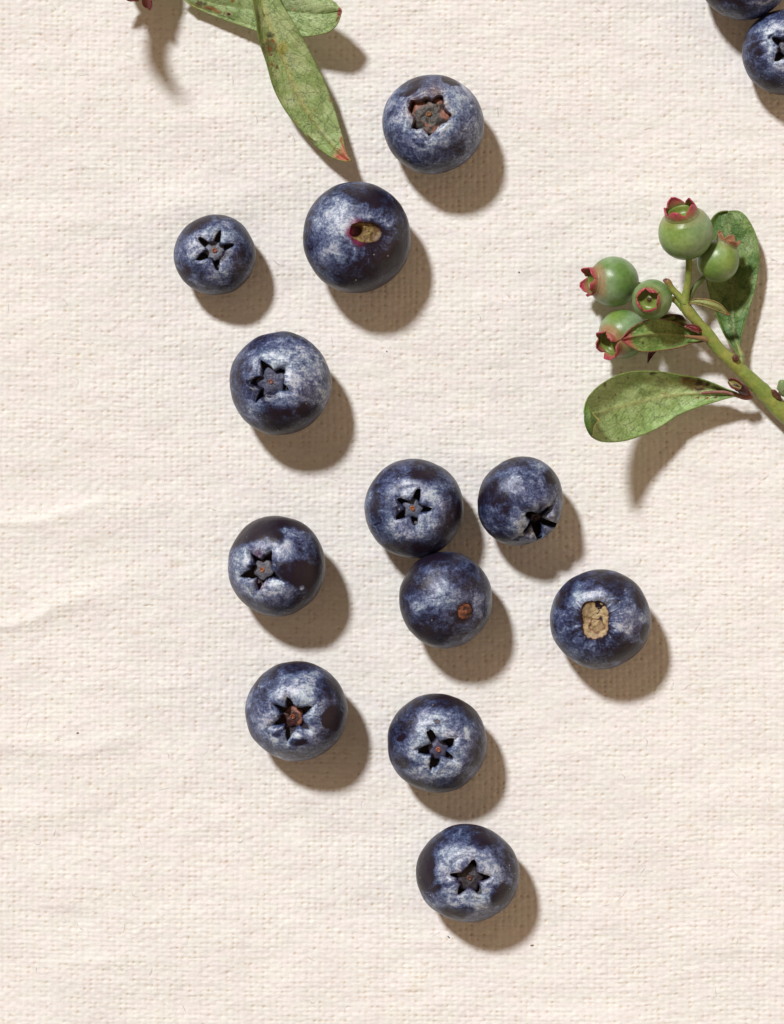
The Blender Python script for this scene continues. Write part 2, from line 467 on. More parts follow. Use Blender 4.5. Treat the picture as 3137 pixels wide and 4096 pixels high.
def berry(label, c, rx, ry, cal, arms=None, b=12, n=2.5, rt=24, disc=30, disc_col=(0.06, 0.065, 0.11),
          disc_h=0.10, scar_col=(0.30, 0.10, 0.05), scar=None, patches=(), b0=0.42, ring=0.35, p=0.82, seed=0,
          lift=None, reds=(), streak=0.0, lobe_bloom=0.0, angle=0.0, ringw=0.22, lobe_red=0.0, rust=0.0, redc=(0.13, 0.018, 0.055)):
    rng = np.random.RandomState(100 + seed)
    Rp = (rx + ry) / 2.0
    Rw = Rp / K * (1 - 0.55 / CAMH)
    ex, ey = rx / Rp, ry / Rp
    # axis of the berry from where the calyx / stem scar shows
    ox, oy = (cal[0] - c[0]) / Rp, -(cal[1] - c[1]) / Rp
    d = min(math.hypot(ox, oy), 0.9)
    # pole sits p*R from the centre
    st = min(d / (p + 0.06), 0.92)
    ct = math.sqrt(1 - st * st)
    ax = np.array([ox / max(d, 1e-6) * st, oy / max(d, 1e-6) * st, ct]) if d > 1e-4 else np.array([0., 0, 1])
    Q = rot_from(ax)
    seedv = np.array([seed * 7.13, seed * 3.37, seed * 5.91])
    dip = 0.17 if scar is None else 0.06

    def S(th, ph):
        s, co = np.sin(th), np.cos(th)
        dirn = np.stack([s * np.cos(ph), s * np.sin(ph), co], -1)
        lump = 1 + 0.050 * (vn(dirn * 1.5 + seedv, 3) - .5) + 0.022 * (vn(dirn * 3.6 + seedv, 4) - .5) + 0.006 * (vn(dirn * 9 + seedv, 6) - .5)
        prof = 1 - dip * np.exp(-(th / 0.42) ** 2) + (0.055 if scar is None else 0.03) * np.exp(-((th - 0.60) / 0.22) ** 2) - 0.04 * np.exp(-((math.pi - th) / 0.5) ** 2)
        q = np.stack([s * np.cos(ph), s * np.sin(ph), co * p * prof], -1) * Rw * lump[..., None]
        w_ = q @ Q.T
        return w_ * np.array([ex, ey, 1.0])

    def Sn(th, ph):
        e = 1e-3
        a = S(th + e, ph) - S(th - e, ph)
        bb = S(th, ph + e) - S(th, ph - e)
        nn = np.cross(a, bb)
        return nn / (np.linalg.norm(nn, axis=-1, keepdims=True) + 1e-12)

    # lowest point -> centre height
    tt, pp = np.meshgrid(np.linspace(0, math.pi, 60), np.linspace(0, 2 * math.pi, 80))
    zmin = S(tt, pp)[..., 2].min()
    g = ground(c[0], c[1])
    hc = -zmin
    base = P(c[0], c[1], hc + g); 
    root = empty('blueberry', (base[0], base[1], g), label, 'blueberry', 'loose ripe blueberries on the cloth')
    up_axis = Q[:, 2] * np.array([ex, ey, 1]); 

    def to_polar(px, py):
        x, y = (px - c[0]) / Rp, -(py - c[1]) / Rp
        # solve for z on the tilted spheroid
        best = None
        for z in np.linspace(1.0, 0.0, 201):
            q = np.array([x / ex, y / ey, z]) @ Q
            if (q[0] ** 2 + q[1] ** 2 + (q[2] / p) ** 2) <= 1.0:
                best = q; break
        if best is None: best = np.array([x, y, 0]) @ Q
        return math.atan2(math.hypot(best[0], best[1]), best[2] / p), math.atan2(best[1], best[0])

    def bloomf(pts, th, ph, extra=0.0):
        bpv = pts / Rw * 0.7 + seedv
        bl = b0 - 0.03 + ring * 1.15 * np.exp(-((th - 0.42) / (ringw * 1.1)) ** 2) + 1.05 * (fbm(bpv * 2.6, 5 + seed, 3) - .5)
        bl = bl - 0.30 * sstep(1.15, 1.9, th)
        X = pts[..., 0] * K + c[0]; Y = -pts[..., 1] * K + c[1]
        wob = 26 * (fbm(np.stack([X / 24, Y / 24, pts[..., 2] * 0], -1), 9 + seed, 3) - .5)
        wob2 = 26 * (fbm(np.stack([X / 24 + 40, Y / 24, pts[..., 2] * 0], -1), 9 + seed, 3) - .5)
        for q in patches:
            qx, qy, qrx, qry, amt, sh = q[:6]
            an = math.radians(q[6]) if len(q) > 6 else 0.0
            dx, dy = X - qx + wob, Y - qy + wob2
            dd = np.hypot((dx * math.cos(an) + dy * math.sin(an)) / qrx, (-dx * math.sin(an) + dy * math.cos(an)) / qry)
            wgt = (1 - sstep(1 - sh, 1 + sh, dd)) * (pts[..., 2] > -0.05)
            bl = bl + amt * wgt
        if streak:
            bl = bl + streak * (vn(np.stack([ph * 14, th * 3.0, th * 0], -1), 21) - .5) * np.exp(-((th - 0.35) / 0.35) ** 2) * 2
            hl = sstep(0.78, 0.86, vn(np.stack([ph * 26 + 5, th * 2.2 + 3, th * 0], -1), 22)) * np.exp(-((th - 0.5) / 0.3) ** 2)
            bl = bl + 1.2 * streak * hl
        return bl + extra, bpv

    def redf(pts):
        X = pts[..., 0] * K + c[0]; Y = -pts[..., 1] * K + c[1]
        r = np.zeros(X.shape)
        for qx, qy, rad, amt in reds:
            r = np.maximum(r, amt * np.exp(-(np.hypot(X - qx, Y - qy) / rad) ** 2))
        return r * (pts[..., 2] > 0)

    off = np.array([0, 0, hc])

    if arms:
        A = [to_polar(*a[:2]) for a in arms]
        bw = [(a[2] if len(a) > 2 else b) * 1.3 / Rp for a in arms]
        order = sorted(range(len(A)), key=lambda k: A[k][1])
        A = [A[k] for k in order]; bw = [bw[k] for k in order]
        thc = max(a[0] for a in A) * 1.14 + 0.02
        rtr = rt / Rp
        def star(ph):
            r = np.full(ph.shape, rtr * 1.0)
            for (tl, pa), bb in zip(A, bw):
                dd = (ph - pa + math.pi) % (2 * math.pi) - math.pi
                cdd = np.clip(np.cos(dd), 1e-3, 1)
                rr = ((cdd / tl) ** n + (np.abs(np.sin(dd)) / bb) ** n) ** (-1 / n)
                rr = np.where(np.abs(dd) < 1.45, rr, 0)
                r = np.maximum(r, rr)
            r = r * (1 + 0.22 * (vn(np.stack([np.cos(ph) * 4, np.sin(ph) * 4 + seed], -1), 31) - .5) + 0.16 * (vn(np.stack([np.cos(ph) * 11, np.sin(ph) * 11 + seed], -1), 32) - .5))
            return np.minimum(r, thc * 0.93)
        thcf = lambda ph: np.full(ph.shape, thc)
    else:
        # stem scar: (half width px, half height px, image angle deg)
        sw, sh_, sa, sn_ = scar['w'], scar['h'], scar.get('a', 0), scar.get('n', 2.2)
        pts = []
        for k in range(48):
            t = 2 * math.pi * k / 48
            cx_, sy_ = math.cos(t), math.sin(t)
            r_ = ((abs(cx_) / sw) ** sn_ + (abs(sy_) / sh_) ** sn_) ** (-1 / sn_)
            r_ *= 1 + 0.10 * (rng.rand() - .5)
            x, y = r_ * cx_, r_ * sy_
            ca, sa_ = math.cos(math.radians(sa)), math.sin(math.radians(sa))
            pts.append(to_polar(cal[0] + x * ca - y * sa_, cal[1] + x * sa_ + y * ca))
        pts.sort(key=lambda q: q[1])
        ang = np.array([q[1] for q in pts]); rad = np.array([q[0] for q in pts])
        ang3 = np.r_[ang - 2 * math.pi, ang, ang + 2 * math.pi]; rad3 = np.r_[rad, rad, rad]
        thcf = lambda ph: np.interp((ph + math.pi) % (2 * math.pi) - math.pi, ang3, rad3)

    # ---- skin shell with a pit
    NP, NT = 208, 104
    ph = np.linspace(-math.pi, math.pi, NP, endpoint=False)
    tc_ = thcf(ph)
    s = np.linspace(0, 1, NT)
    s = s + 0.10 * np.sin(math.pi * s) * 0
    th = math.pi - 1e-3 + (tc_[None] - (math.pi - 1e-3)) * s[:, None] ** 0.92
    PH = np.broadcast_to(ph, th.shape)
    V = S(th, PH); Nn = Sn(th, PH)
    if arms: prof = [(0.985, 0.03), (0.96, 0.09), (0.90, 0.17), (0.72, 0.24), (0.4, 0.27), (0.02, 0.28)]
    else: 
        dp = scar.get('deep', 0.05)
        prof = [(0.985, 0.012), (0.95, 0.04 + dp * .3), (0.88, 0.05 + dp * .7), (0.6, 0.07 + dp), (0.3, 0.07 + dp), (0.02, 0.07 + dp)]
    axd = Q[:, 2] * np.array([ex, ey, 1])
    cen = (S(tc_, ph)).mean(0)
    rings = []
    for f_, dpt in prof:
        rings.append(cen + (V[-1] - cen) * f_ - axd * dpt * Rw)
    Vall = np.vstack([V.reshape(-1, 3)] + rings)
    thall = np.r_[th.ravel(), np.repeat(0.0, len(prof) * NP)]
    phall = np.r_[PH.ravel(), np.tile(ph, len(prof))]
    nall = np.vstack([Nn.reshape(-1, 3), np.zeros((len(prof) * NP, 3))])
    bl, bpv = bloomf(Vall, thall, phall)
    bl[NT * NP:] = -0.3
    if scar is not None:
        e_ = np.abs(th - tc_[None]).ravel()
        bl[:NT * NP] -= 0.35 * np.exp(-(e_ / 0.05) ** 2)
    f = grid_faces(NT + len(prof), NP, wrap=True)
    rd_ = redf(Vall)
    if scar is not None:
        e2_ = np.abs(np.r_[(th - tc_[None]).ravel(), np.zeros(len(prof) * NP)])
        rd_ = rd_ * np.exp(-(e2_ / 0.085) ** 2)
    o = mesh_obj('skin', Vall + off, f, M_SKIN, root, attrs={'bp': bpv, 'bloom': bl, 'red': rd_, 'redc': np.tile(redc, (len(Vall), 1))}, normals=nall)

    if arms:
        K_ = len(A)
        for k in range(K_):
            a0 = A[k][1]; a1 = A[(k + 1) % K_][1]
            if a1 <= a0: a1 += 2 * math.pi
            nn_ = 44
            x = np.linspace(0, 1, nn_); x = 0.5 - 0.5 * np.cos(math.pi * x)
            x = 0.5 * x + 0.5 * (0.5 - 0.5 * np.cos(math.pi * x))
            phl = a0 + (a1 - a0) * x
            tb = star(phl)
            sl = lift[k % len(lift)] if lift else rng.uniform(-0.06, 0.09)
            lb = rng.uniform(-0.42, 0.10)
            ns = 14
            ss = np.linspace(0, 1, ns)[:, None] ** 0.9
            thl = thc + (tb[None] - thc) * ss
            PHl = np.broadcast_to(phl, thl.shape)
            Vt = S(thl, PHl)
            inw = (thc - thl) / thc
            mid = np.sin(math.pi * x)[None] ** 0.6
            dz = (sl * mid * inw ** 1.5 + 0.06 * (vn(np.stack([PHl * 5, thl * 12 + seed + k, thl * 0], -1), 33) - .5) * inw + 0.022 * np.exp(-((ss - 0.88) / 0.12) ** 2) * (ss > 0) * np.ones((1, nn_))) * Rw
            dd = np.minimum(x, 1 - x)[None] * (a1 - a0) * thl
            arml = np.interp(x, [0, 1], [A[k][0], A[(k + 1) % K_][0]])[None]
            inarm = 1 - sstep(0.80, 1.15, thl / arml)
            roll = -0.085 * np.exp(-(dd / 0.055) ** 2) * (0.25 + 0.75 * inarm) * sstep(0.0, 0.35, ss)
            puff = 0.055 * np.sin(math.pi * x)[None] ** 0.8 * np.sin(math.pi * np.clip(ss, 0, 1) ** 1.2)
            tipr = -0.05 * sstep(0.80, 1.0, ss) ** 2 * np.ones((1, nn_))
            dz = dz + (roll + puff + tipr) * Rw
            Vt = Vt + axd * dz[..., None]
            gn_ = np.cross(np.gradient(Vt, axis=0), np.gradient(Vt, axis=1))
            gn_ /= np.linalg.norm(gn_, axis=-1, keepdims=True) + 1e-12
            Nt = Sn(thl, PHl)
            gn_ *= np.sign((gn_ * Nt).sum(-1, keepdims=True) + 1e-9)
            wq = sstep(0.0, 0.25, ss)[..., None] * np.ones((1, nn_, 1))
            wq[:, [0, -1]] = 0.3 * wq[:, [0, -1]]
            Nt = Nt * (1 - wq) + gn_ * wq; Nt /= np.linalg.norm(Nt, axis=-1, keepdims=True) + 1e-12
            cenl = cen
            edge1 = Vt[-1] + (cenl - Vt[-1]) * 0.03 - axd * 0.03 * Rw
            edge2 = Vt[-1] + (cenl - Vt[-1]) * 0.01 - axd * 0.07 * Rw
            und = [Vt[q] - axd * 0.05 * Rw for q in range(ns - 2, -1, -3)]
            Vl = np.vstack([Vt.reshape(-1, 3), edge1, edge2] + und)
            nr = ns + 2 + len(und)
            thA = np.r_[thl.ravel(), np.tile(tb, 2 + len(und))]
            phA = np.tile(phl, nr)
            bll, bpl = bloomf(Vl, thA, phA, extra=lobe_bloom + rng.uniform(-0.12, 0.12) * 0)
            bll[:ns * nn_] += (lb * inw ** 0.7).ravel()
            bll[(ns - 1) * nn_:ns * nn_] -= 0.25
            bll[(ns - 2) * nn_:(ns - 1) * nn_] -= 0.08
            bll[ns * nn_:] = -0.15
            nl = np.vstack([Nt[:-1].reshape(-1, 3), np.zeros(((nr - ns + 1) * nn_, 3))])
            rl = redf(Vl)
            rl[:ns * nn_] = np.maximum(rl[:ns * nn_], (lobe_red * sstep(0.55, 1.0, ss) * np.ones((1, nn_))).ravel())
            mesh_obj('calyx_lobe', Vl + off, grid_faces(nr, nn_), M_SKIN, root,
                     attrs={'bp': bpl, 'bloom': bll, 'red': rl, 'redc': np.tile(redc, (len(Vl), 1))}, normals=nl)
        # ---- disc on the floor of the calyx, with the round scar of the style in it
        dr = disc / K
        nr_, na = 26, 56
        r_ = np.linspace(0, 1, nr_)[:, None]; a_ = np.linspace(0, 2 * math.pi, na, endpoint=False)[None]
        outl = 1 + 0.10 * np.cos(5 * a_ + seed) + 0.16 * (vn(np.stack([np.cos(a_) * 2 + seed, np.sin(a_) * 2], -1), 51) - .5)
        lx = dr * r_ * np.cos(a_) * outl; ly = dr * r_ * np.sin(a_) * outl
        hz = (-0.22 * r_ ** 4 - 0.04 * np.exp(-(r_ / 0.22) ** 2)) * dr + 0 * a_
        hz = hz + 0.14 * dr * (fbm(np.stack([lx * 22 + seed, ly * 22], -1), 52, 3) - .5)
        hz[-1] -= 0.9 * dr; hz[-2] -= 0.35 * dr; hz[-3] -= 0.1 * dr
        q = np.stack([lx, ly, hz], -1).reshape(-1, 3)
        topc = cen - axd * disc_h * Rw
        # centre of disc where the calyx centre shows
        cp = np.array([(cal[0] - c[0]) / K, -(cal[1] - c[1]) / K, 0])
        tcen = topc.copy(); tcen[:2] = tcen[:2] * 0.4 + cp[:2] * 0.6
        V_ = q @ Q.T + tcen
        cc = np.broadcast_to(np.array(disc_col), (nr_ * na, 3)).copy()
        vv = fbm(np.stack([lx * 12 + seed, ly * 12], -1), 53, 3).reshape(-1)
        cc = cc * (0.55 + 1.0 * vv[:, None])
        rim = sstep(0.75, 1, np.broadcast_to(r_, lx.shape)).reshape(-1)
        if rust:
            rn = fbm(np.stack([lx * 9 + 3, ly * 9 + seed], -1), 57, 3)
            rr3 = np.broadcast_to(r_, lx.shape)
            cc = mix(cc, np.array([0.30, 0.13, 0.09]), (rust * sstep(0.42, 0.55, rn) * sstep(0.35, 0.6, rr3)).reshape(-1))
        cc = mix(cc, np.array([0.02, 0.012, 0.03]), rim * 0.7)
        mesh_obj('calyx_disc', V_ + off, grid_faces(nr_, na, True), M_DISC, root, col=cc)
        # style scar: ring and dimple
        sr = 11.0 / K
        r2 = np.linspace(0, 1, 12)[:, None]
        hz2 = (0.32 * np.exp(-((r2 - 0.72) / 0.18) ** 2) - 0.15 * np.exp(-(r2 / 0.35) ** 2) - 0.6 * r2 ** 8) * sr + 0 * a_
        hz2 = hz2 + 0.25 * sr * (vn(np.stack([r2 * np.cos(a_) * 3 + seed, r2 * np.sin(a_) * 3], -1), 55) - .5)
        q2 = np.stack([sr * r2 * np.cos(a_), sr * r2 * np.sin(a_), hz2 + 0.12 * sr], -1).reshape(-1, 3)
        c2 = mix(np.array(scar_col), np.array(scar_col) * 0.35, np.exp(-((np.broadcast_to(r2, hz2.shape) - 0.45) / 0.2) ** 2).reshape(-1))
        mesh_obj('style_scar', q2 @ Q.T + tcen + Q[:, 2] * 0.01 + off, grid_faces(12, na, True), M_SCAR, root, col=c2)
    else:
        # ---- dry tissue where the stalk came away
        nr_, na = 34, 72
        r_ = np.linspace(0, 1, nr_)[:, None]; a_ = np.linspace(-math.pi, math.pi, na, endpoint=False)[None]
        tb = thcf(a_[0])
        rimp = S(tb, a_[0])
        cen2 = rimp.mean(0)
        V_ = cen2 + (rimp[None] - cen2) * (r_[..., None] * 0.985)
        X = V_[..., 0] * K + c[0]; Y = -V_[..., 1] * K + c[1]
        RR = np.broadcast_to(r_, X.shape)
        nz = fbm(np.stack([X / 13, Y / 13, X * 0 + seed], -1), 61, 4)
        dep = 0.045 + 0.05 * (1 - RR ** 6) - 0.035 * (nz - .5) * 2 * (1 - RR ** 8)
        if scar.get('flat'): dep = 0.030 - 0.02 * (1 - RR ** 4) - 0.04 * (nz - .5) * 2 * (1 - RR ** 8)
        colr = mix(np.array(scar['c0']), np.array(scar['c1']), sstep(0.35, 0.65, nz))
        if 'hole' in scar:
            hx, hy, hr = scar['hole']
            hd = np.hypot((X - hx) / 1.25, Y - hy) / hr
            dep = dep + 0.30 * np.exp(-hd ** 4)
            colr = mix(colr, np.array([0.008, 0.004, 0.003]), np.exp(-hd ** 4) * 0.8)
            colr = mix(colr, np.array([0.16, 0.075, 0.035]), np.exp(-((hd - 1.25) / 0.25) ** 2) * 0.6)
        if 'ringm' in scar:
            hx, hy, hr = scar['ringm']
            aa = np.arctan2(Y - hy, X - hx)
            hd = np.hypot(X - hx, Y - hy) / (hr * (1 + 0.12 * np.sin(5 * aa)))
            lw = np.exp(-((hd - 1) / 0.10) ** 2)
            colr = mix(colr, np.array([0.16, 0.035, 0.035]), lw * 0.8)
            dep = dep + 0.015 * lw
            sp = np.exp(-((X - hx) / 6) ** 2) * (Y < hy) * (Y > hy - 70)
            dep = dep + 0.03 * np.exp(-((X - hx - 6) / 22) ** 2 - ((Y - hy + 60) / 34) ** 2)
            colr = mix(colr, np.array([0.12, 0.07, 0.03]), 0.6 * np.exp(-((X - hx + 40) / 30) ** 2 - ((Y - hy + 60) / 40) ** 2))
        edge = sstep(0.86, 1.0, RR)
        colr = mix(colr, np.array(scar.get('edge', (0.05, 0.012, 0.02))), edge * 0.8)
        V_ = V_ - axd * (dep * Rw)[..., None]
        V_[-1] = rimp - axd * 0.055 * Rw
        mesh_obj('stem_scar', V_.reshape(-1, 3) + off, grid_faces(nr_, na, True)[:, ::1], M_SCAR, root, col=colr.reshape(-1, 3))
    return root

# top berry with the torn rusty calyx
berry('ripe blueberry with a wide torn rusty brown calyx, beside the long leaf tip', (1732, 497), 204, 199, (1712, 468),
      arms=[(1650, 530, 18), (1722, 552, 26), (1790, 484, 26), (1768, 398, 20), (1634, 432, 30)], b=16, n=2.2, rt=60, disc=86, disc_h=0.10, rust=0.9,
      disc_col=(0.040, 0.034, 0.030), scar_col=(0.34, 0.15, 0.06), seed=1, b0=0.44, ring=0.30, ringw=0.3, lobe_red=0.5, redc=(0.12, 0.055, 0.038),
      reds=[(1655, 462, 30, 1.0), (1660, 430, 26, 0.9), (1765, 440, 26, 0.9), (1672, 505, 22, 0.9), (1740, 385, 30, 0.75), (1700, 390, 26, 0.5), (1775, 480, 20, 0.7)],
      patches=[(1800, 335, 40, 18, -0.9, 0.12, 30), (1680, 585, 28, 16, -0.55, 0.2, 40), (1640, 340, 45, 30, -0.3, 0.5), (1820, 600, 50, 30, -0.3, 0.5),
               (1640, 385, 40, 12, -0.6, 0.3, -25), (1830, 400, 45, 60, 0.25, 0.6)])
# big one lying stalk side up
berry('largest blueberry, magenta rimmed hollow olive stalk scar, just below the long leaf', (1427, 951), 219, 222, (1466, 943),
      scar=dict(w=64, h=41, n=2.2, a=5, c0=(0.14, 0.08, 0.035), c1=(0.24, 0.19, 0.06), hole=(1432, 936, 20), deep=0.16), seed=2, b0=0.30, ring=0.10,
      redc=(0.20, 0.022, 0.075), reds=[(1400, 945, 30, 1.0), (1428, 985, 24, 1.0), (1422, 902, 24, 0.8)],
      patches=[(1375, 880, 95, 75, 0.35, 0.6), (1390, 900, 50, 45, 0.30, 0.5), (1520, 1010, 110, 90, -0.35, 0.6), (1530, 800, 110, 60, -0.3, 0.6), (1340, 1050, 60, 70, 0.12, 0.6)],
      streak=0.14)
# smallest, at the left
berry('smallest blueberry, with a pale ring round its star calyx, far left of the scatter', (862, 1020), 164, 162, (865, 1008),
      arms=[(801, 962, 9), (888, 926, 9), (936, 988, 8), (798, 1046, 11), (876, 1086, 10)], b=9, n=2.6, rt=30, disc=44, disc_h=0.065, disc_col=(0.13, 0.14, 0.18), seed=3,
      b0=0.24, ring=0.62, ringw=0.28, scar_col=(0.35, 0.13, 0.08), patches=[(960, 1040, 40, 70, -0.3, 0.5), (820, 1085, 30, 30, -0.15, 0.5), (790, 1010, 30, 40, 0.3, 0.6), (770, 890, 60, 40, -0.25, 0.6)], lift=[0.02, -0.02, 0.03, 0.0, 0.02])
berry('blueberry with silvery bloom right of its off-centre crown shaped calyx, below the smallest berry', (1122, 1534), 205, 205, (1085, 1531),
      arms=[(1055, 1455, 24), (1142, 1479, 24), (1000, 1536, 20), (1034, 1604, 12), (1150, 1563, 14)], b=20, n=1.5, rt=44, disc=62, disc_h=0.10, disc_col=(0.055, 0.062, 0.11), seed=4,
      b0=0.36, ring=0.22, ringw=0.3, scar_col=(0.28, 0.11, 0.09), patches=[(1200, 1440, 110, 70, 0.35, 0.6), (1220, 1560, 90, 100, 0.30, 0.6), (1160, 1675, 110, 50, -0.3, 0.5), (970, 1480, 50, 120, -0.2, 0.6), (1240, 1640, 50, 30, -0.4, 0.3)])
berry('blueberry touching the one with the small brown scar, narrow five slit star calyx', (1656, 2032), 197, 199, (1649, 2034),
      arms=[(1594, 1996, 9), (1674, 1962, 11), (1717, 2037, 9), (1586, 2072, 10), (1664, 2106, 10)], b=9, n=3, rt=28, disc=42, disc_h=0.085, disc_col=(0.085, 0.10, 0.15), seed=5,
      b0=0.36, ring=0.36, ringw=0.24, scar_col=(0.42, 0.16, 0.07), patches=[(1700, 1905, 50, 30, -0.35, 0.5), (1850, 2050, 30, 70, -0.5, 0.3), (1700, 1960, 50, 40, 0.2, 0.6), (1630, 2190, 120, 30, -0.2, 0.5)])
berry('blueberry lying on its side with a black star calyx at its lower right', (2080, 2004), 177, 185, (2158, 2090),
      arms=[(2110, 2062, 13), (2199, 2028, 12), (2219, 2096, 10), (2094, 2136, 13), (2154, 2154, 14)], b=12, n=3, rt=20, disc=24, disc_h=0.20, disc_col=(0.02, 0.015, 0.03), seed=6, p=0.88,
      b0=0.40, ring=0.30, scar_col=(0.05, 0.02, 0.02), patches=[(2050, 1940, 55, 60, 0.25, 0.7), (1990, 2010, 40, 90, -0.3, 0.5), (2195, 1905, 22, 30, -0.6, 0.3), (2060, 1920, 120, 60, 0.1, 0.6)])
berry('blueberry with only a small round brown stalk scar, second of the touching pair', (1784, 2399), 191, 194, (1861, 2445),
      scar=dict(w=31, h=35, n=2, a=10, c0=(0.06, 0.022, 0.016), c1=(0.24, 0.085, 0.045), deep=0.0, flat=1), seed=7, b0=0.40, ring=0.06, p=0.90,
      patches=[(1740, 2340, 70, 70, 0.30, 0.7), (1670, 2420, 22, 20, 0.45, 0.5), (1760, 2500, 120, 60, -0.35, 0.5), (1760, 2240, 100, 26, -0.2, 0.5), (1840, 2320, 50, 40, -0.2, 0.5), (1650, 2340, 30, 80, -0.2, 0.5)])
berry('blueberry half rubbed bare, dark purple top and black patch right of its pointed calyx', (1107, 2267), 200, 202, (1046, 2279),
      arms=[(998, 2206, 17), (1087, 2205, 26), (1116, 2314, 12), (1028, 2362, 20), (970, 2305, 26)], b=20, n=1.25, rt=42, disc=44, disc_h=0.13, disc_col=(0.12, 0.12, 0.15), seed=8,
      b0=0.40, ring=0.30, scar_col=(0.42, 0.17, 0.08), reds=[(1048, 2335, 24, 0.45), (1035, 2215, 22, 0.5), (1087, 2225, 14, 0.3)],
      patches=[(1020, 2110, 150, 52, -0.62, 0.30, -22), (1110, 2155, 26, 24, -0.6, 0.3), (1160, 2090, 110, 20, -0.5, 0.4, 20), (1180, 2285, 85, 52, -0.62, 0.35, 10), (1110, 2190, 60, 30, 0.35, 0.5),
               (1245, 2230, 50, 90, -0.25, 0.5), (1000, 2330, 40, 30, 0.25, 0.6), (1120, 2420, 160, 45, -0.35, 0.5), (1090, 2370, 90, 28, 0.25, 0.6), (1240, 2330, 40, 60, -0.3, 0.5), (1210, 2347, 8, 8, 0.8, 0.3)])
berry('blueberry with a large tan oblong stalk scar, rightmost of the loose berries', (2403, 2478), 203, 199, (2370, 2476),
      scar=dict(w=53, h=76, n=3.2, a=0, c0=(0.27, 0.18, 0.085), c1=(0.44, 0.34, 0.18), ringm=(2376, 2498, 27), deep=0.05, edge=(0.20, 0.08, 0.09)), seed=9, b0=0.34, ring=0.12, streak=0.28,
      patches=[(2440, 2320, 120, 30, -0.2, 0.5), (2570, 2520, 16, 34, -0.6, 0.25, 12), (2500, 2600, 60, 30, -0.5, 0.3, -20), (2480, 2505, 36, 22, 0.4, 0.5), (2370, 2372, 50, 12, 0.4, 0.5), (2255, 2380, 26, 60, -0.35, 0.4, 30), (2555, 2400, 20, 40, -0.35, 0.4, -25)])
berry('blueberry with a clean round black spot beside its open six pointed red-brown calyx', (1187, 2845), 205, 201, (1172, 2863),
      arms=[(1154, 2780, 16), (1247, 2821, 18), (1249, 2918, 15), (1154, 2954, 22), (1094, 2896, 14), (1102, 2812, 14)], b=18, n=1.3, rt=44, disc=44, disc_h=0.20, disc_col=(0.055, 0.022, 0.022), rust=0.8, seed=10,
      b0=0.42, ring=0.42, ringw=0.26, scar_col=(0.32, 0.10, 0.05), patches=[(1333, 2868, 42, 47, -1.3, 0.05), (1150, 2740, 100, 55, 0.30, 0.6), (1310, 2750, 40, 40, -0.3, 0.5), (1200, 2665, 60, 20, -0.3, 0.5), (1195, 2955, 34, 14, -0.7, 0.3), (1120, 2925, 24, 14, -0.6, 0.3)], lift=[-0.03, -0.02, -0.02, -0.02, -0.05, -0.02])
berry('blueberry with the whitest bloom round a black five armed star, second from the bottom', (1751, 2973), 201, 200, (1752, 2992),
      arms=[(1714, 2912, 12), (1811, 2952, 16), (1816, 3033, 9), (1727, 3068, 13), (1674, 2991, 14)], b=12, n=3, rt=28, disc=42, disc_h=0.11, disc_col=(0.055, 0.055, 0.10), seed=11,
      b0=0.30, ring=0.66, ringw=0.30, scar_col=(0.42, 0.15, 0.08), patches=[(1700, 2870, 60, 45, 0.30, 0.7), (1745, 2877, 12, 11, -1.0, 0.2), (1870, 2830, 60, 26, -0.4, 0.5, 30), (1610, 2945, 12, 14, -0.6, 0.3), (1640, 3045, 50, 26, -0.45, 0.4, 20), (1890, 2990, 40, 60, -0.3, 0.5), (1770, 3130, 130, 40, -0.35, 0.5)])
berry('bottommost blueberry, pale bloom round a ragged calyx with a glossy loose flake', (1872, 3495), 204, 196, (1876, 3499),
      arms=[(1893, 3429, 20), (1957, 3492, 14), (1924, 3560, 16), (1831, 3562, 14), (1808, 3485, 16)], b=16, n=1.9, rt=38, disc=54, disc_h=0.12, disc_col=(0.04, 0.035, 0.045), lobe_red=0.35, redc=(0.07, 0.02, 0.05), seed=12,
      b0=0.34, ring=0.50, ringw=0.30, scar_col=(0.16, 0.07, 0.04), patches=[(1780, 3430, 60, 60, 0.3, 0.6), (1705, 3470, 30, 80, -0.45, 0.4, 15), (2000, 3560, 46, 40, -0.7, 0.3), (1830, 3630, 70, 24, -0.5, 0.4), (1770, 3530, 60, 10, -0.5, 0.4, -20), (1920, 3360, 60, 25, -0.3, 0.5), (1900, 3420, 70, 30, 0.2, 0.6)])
berry('blueberry cut by the top edge of the photo, above the other corner berry', (2970, -103), 186, 186, (2990, -150),
      arms=[(2960, -215), (3050, -170), (3040, -100), (2960, -95), (2930, -160)], b=14, n=2.4, rt=30, disc=32, seed=13, b0=0.34, ring=0.3,
      patches=[(2920, 10, 120, 20, -0.3, 0.5), (3000, 22, 60, 10, 0.4, 0.4)])
berry('blueberry cut by the right edge of the photo, showing half of its calyx', (3144, 210), 174, 171, (3137, 200),
      arms=[(3073, 168, 12), (3085, 262, 15), (3170, 128, 14), (3212, 195, 12), (3165, 272, 14)], b=13, n=2.2, rt=32, disc=38, disc_h=0.12, disc_col=(0.08, 0.08, 0.11), seed=14,
      b0=0.34, ring=0.50, ringw=0.3, scar_col=(0.5, 0.2, 0.14), patches=[(3060, 120, 60, 24, 0.2, 0.6), (3035, 220, 26, 20, -0.5, 0.4), (3040, 180, 60, 7, -0.5, 0.4, -30)])

# ------------------------------------------------------------------ sprigs
GREEN = np.array([0.115, 0.215, 0.055]); GLAUC = np.array([0.22, 0.33, 0.17]); LIME = np.array([0.27, 0.38, 0.06])
PINK = np.array([0.42, 0.06, 0.09]); REDD = np.array([0.22, 0.015, 0.03])

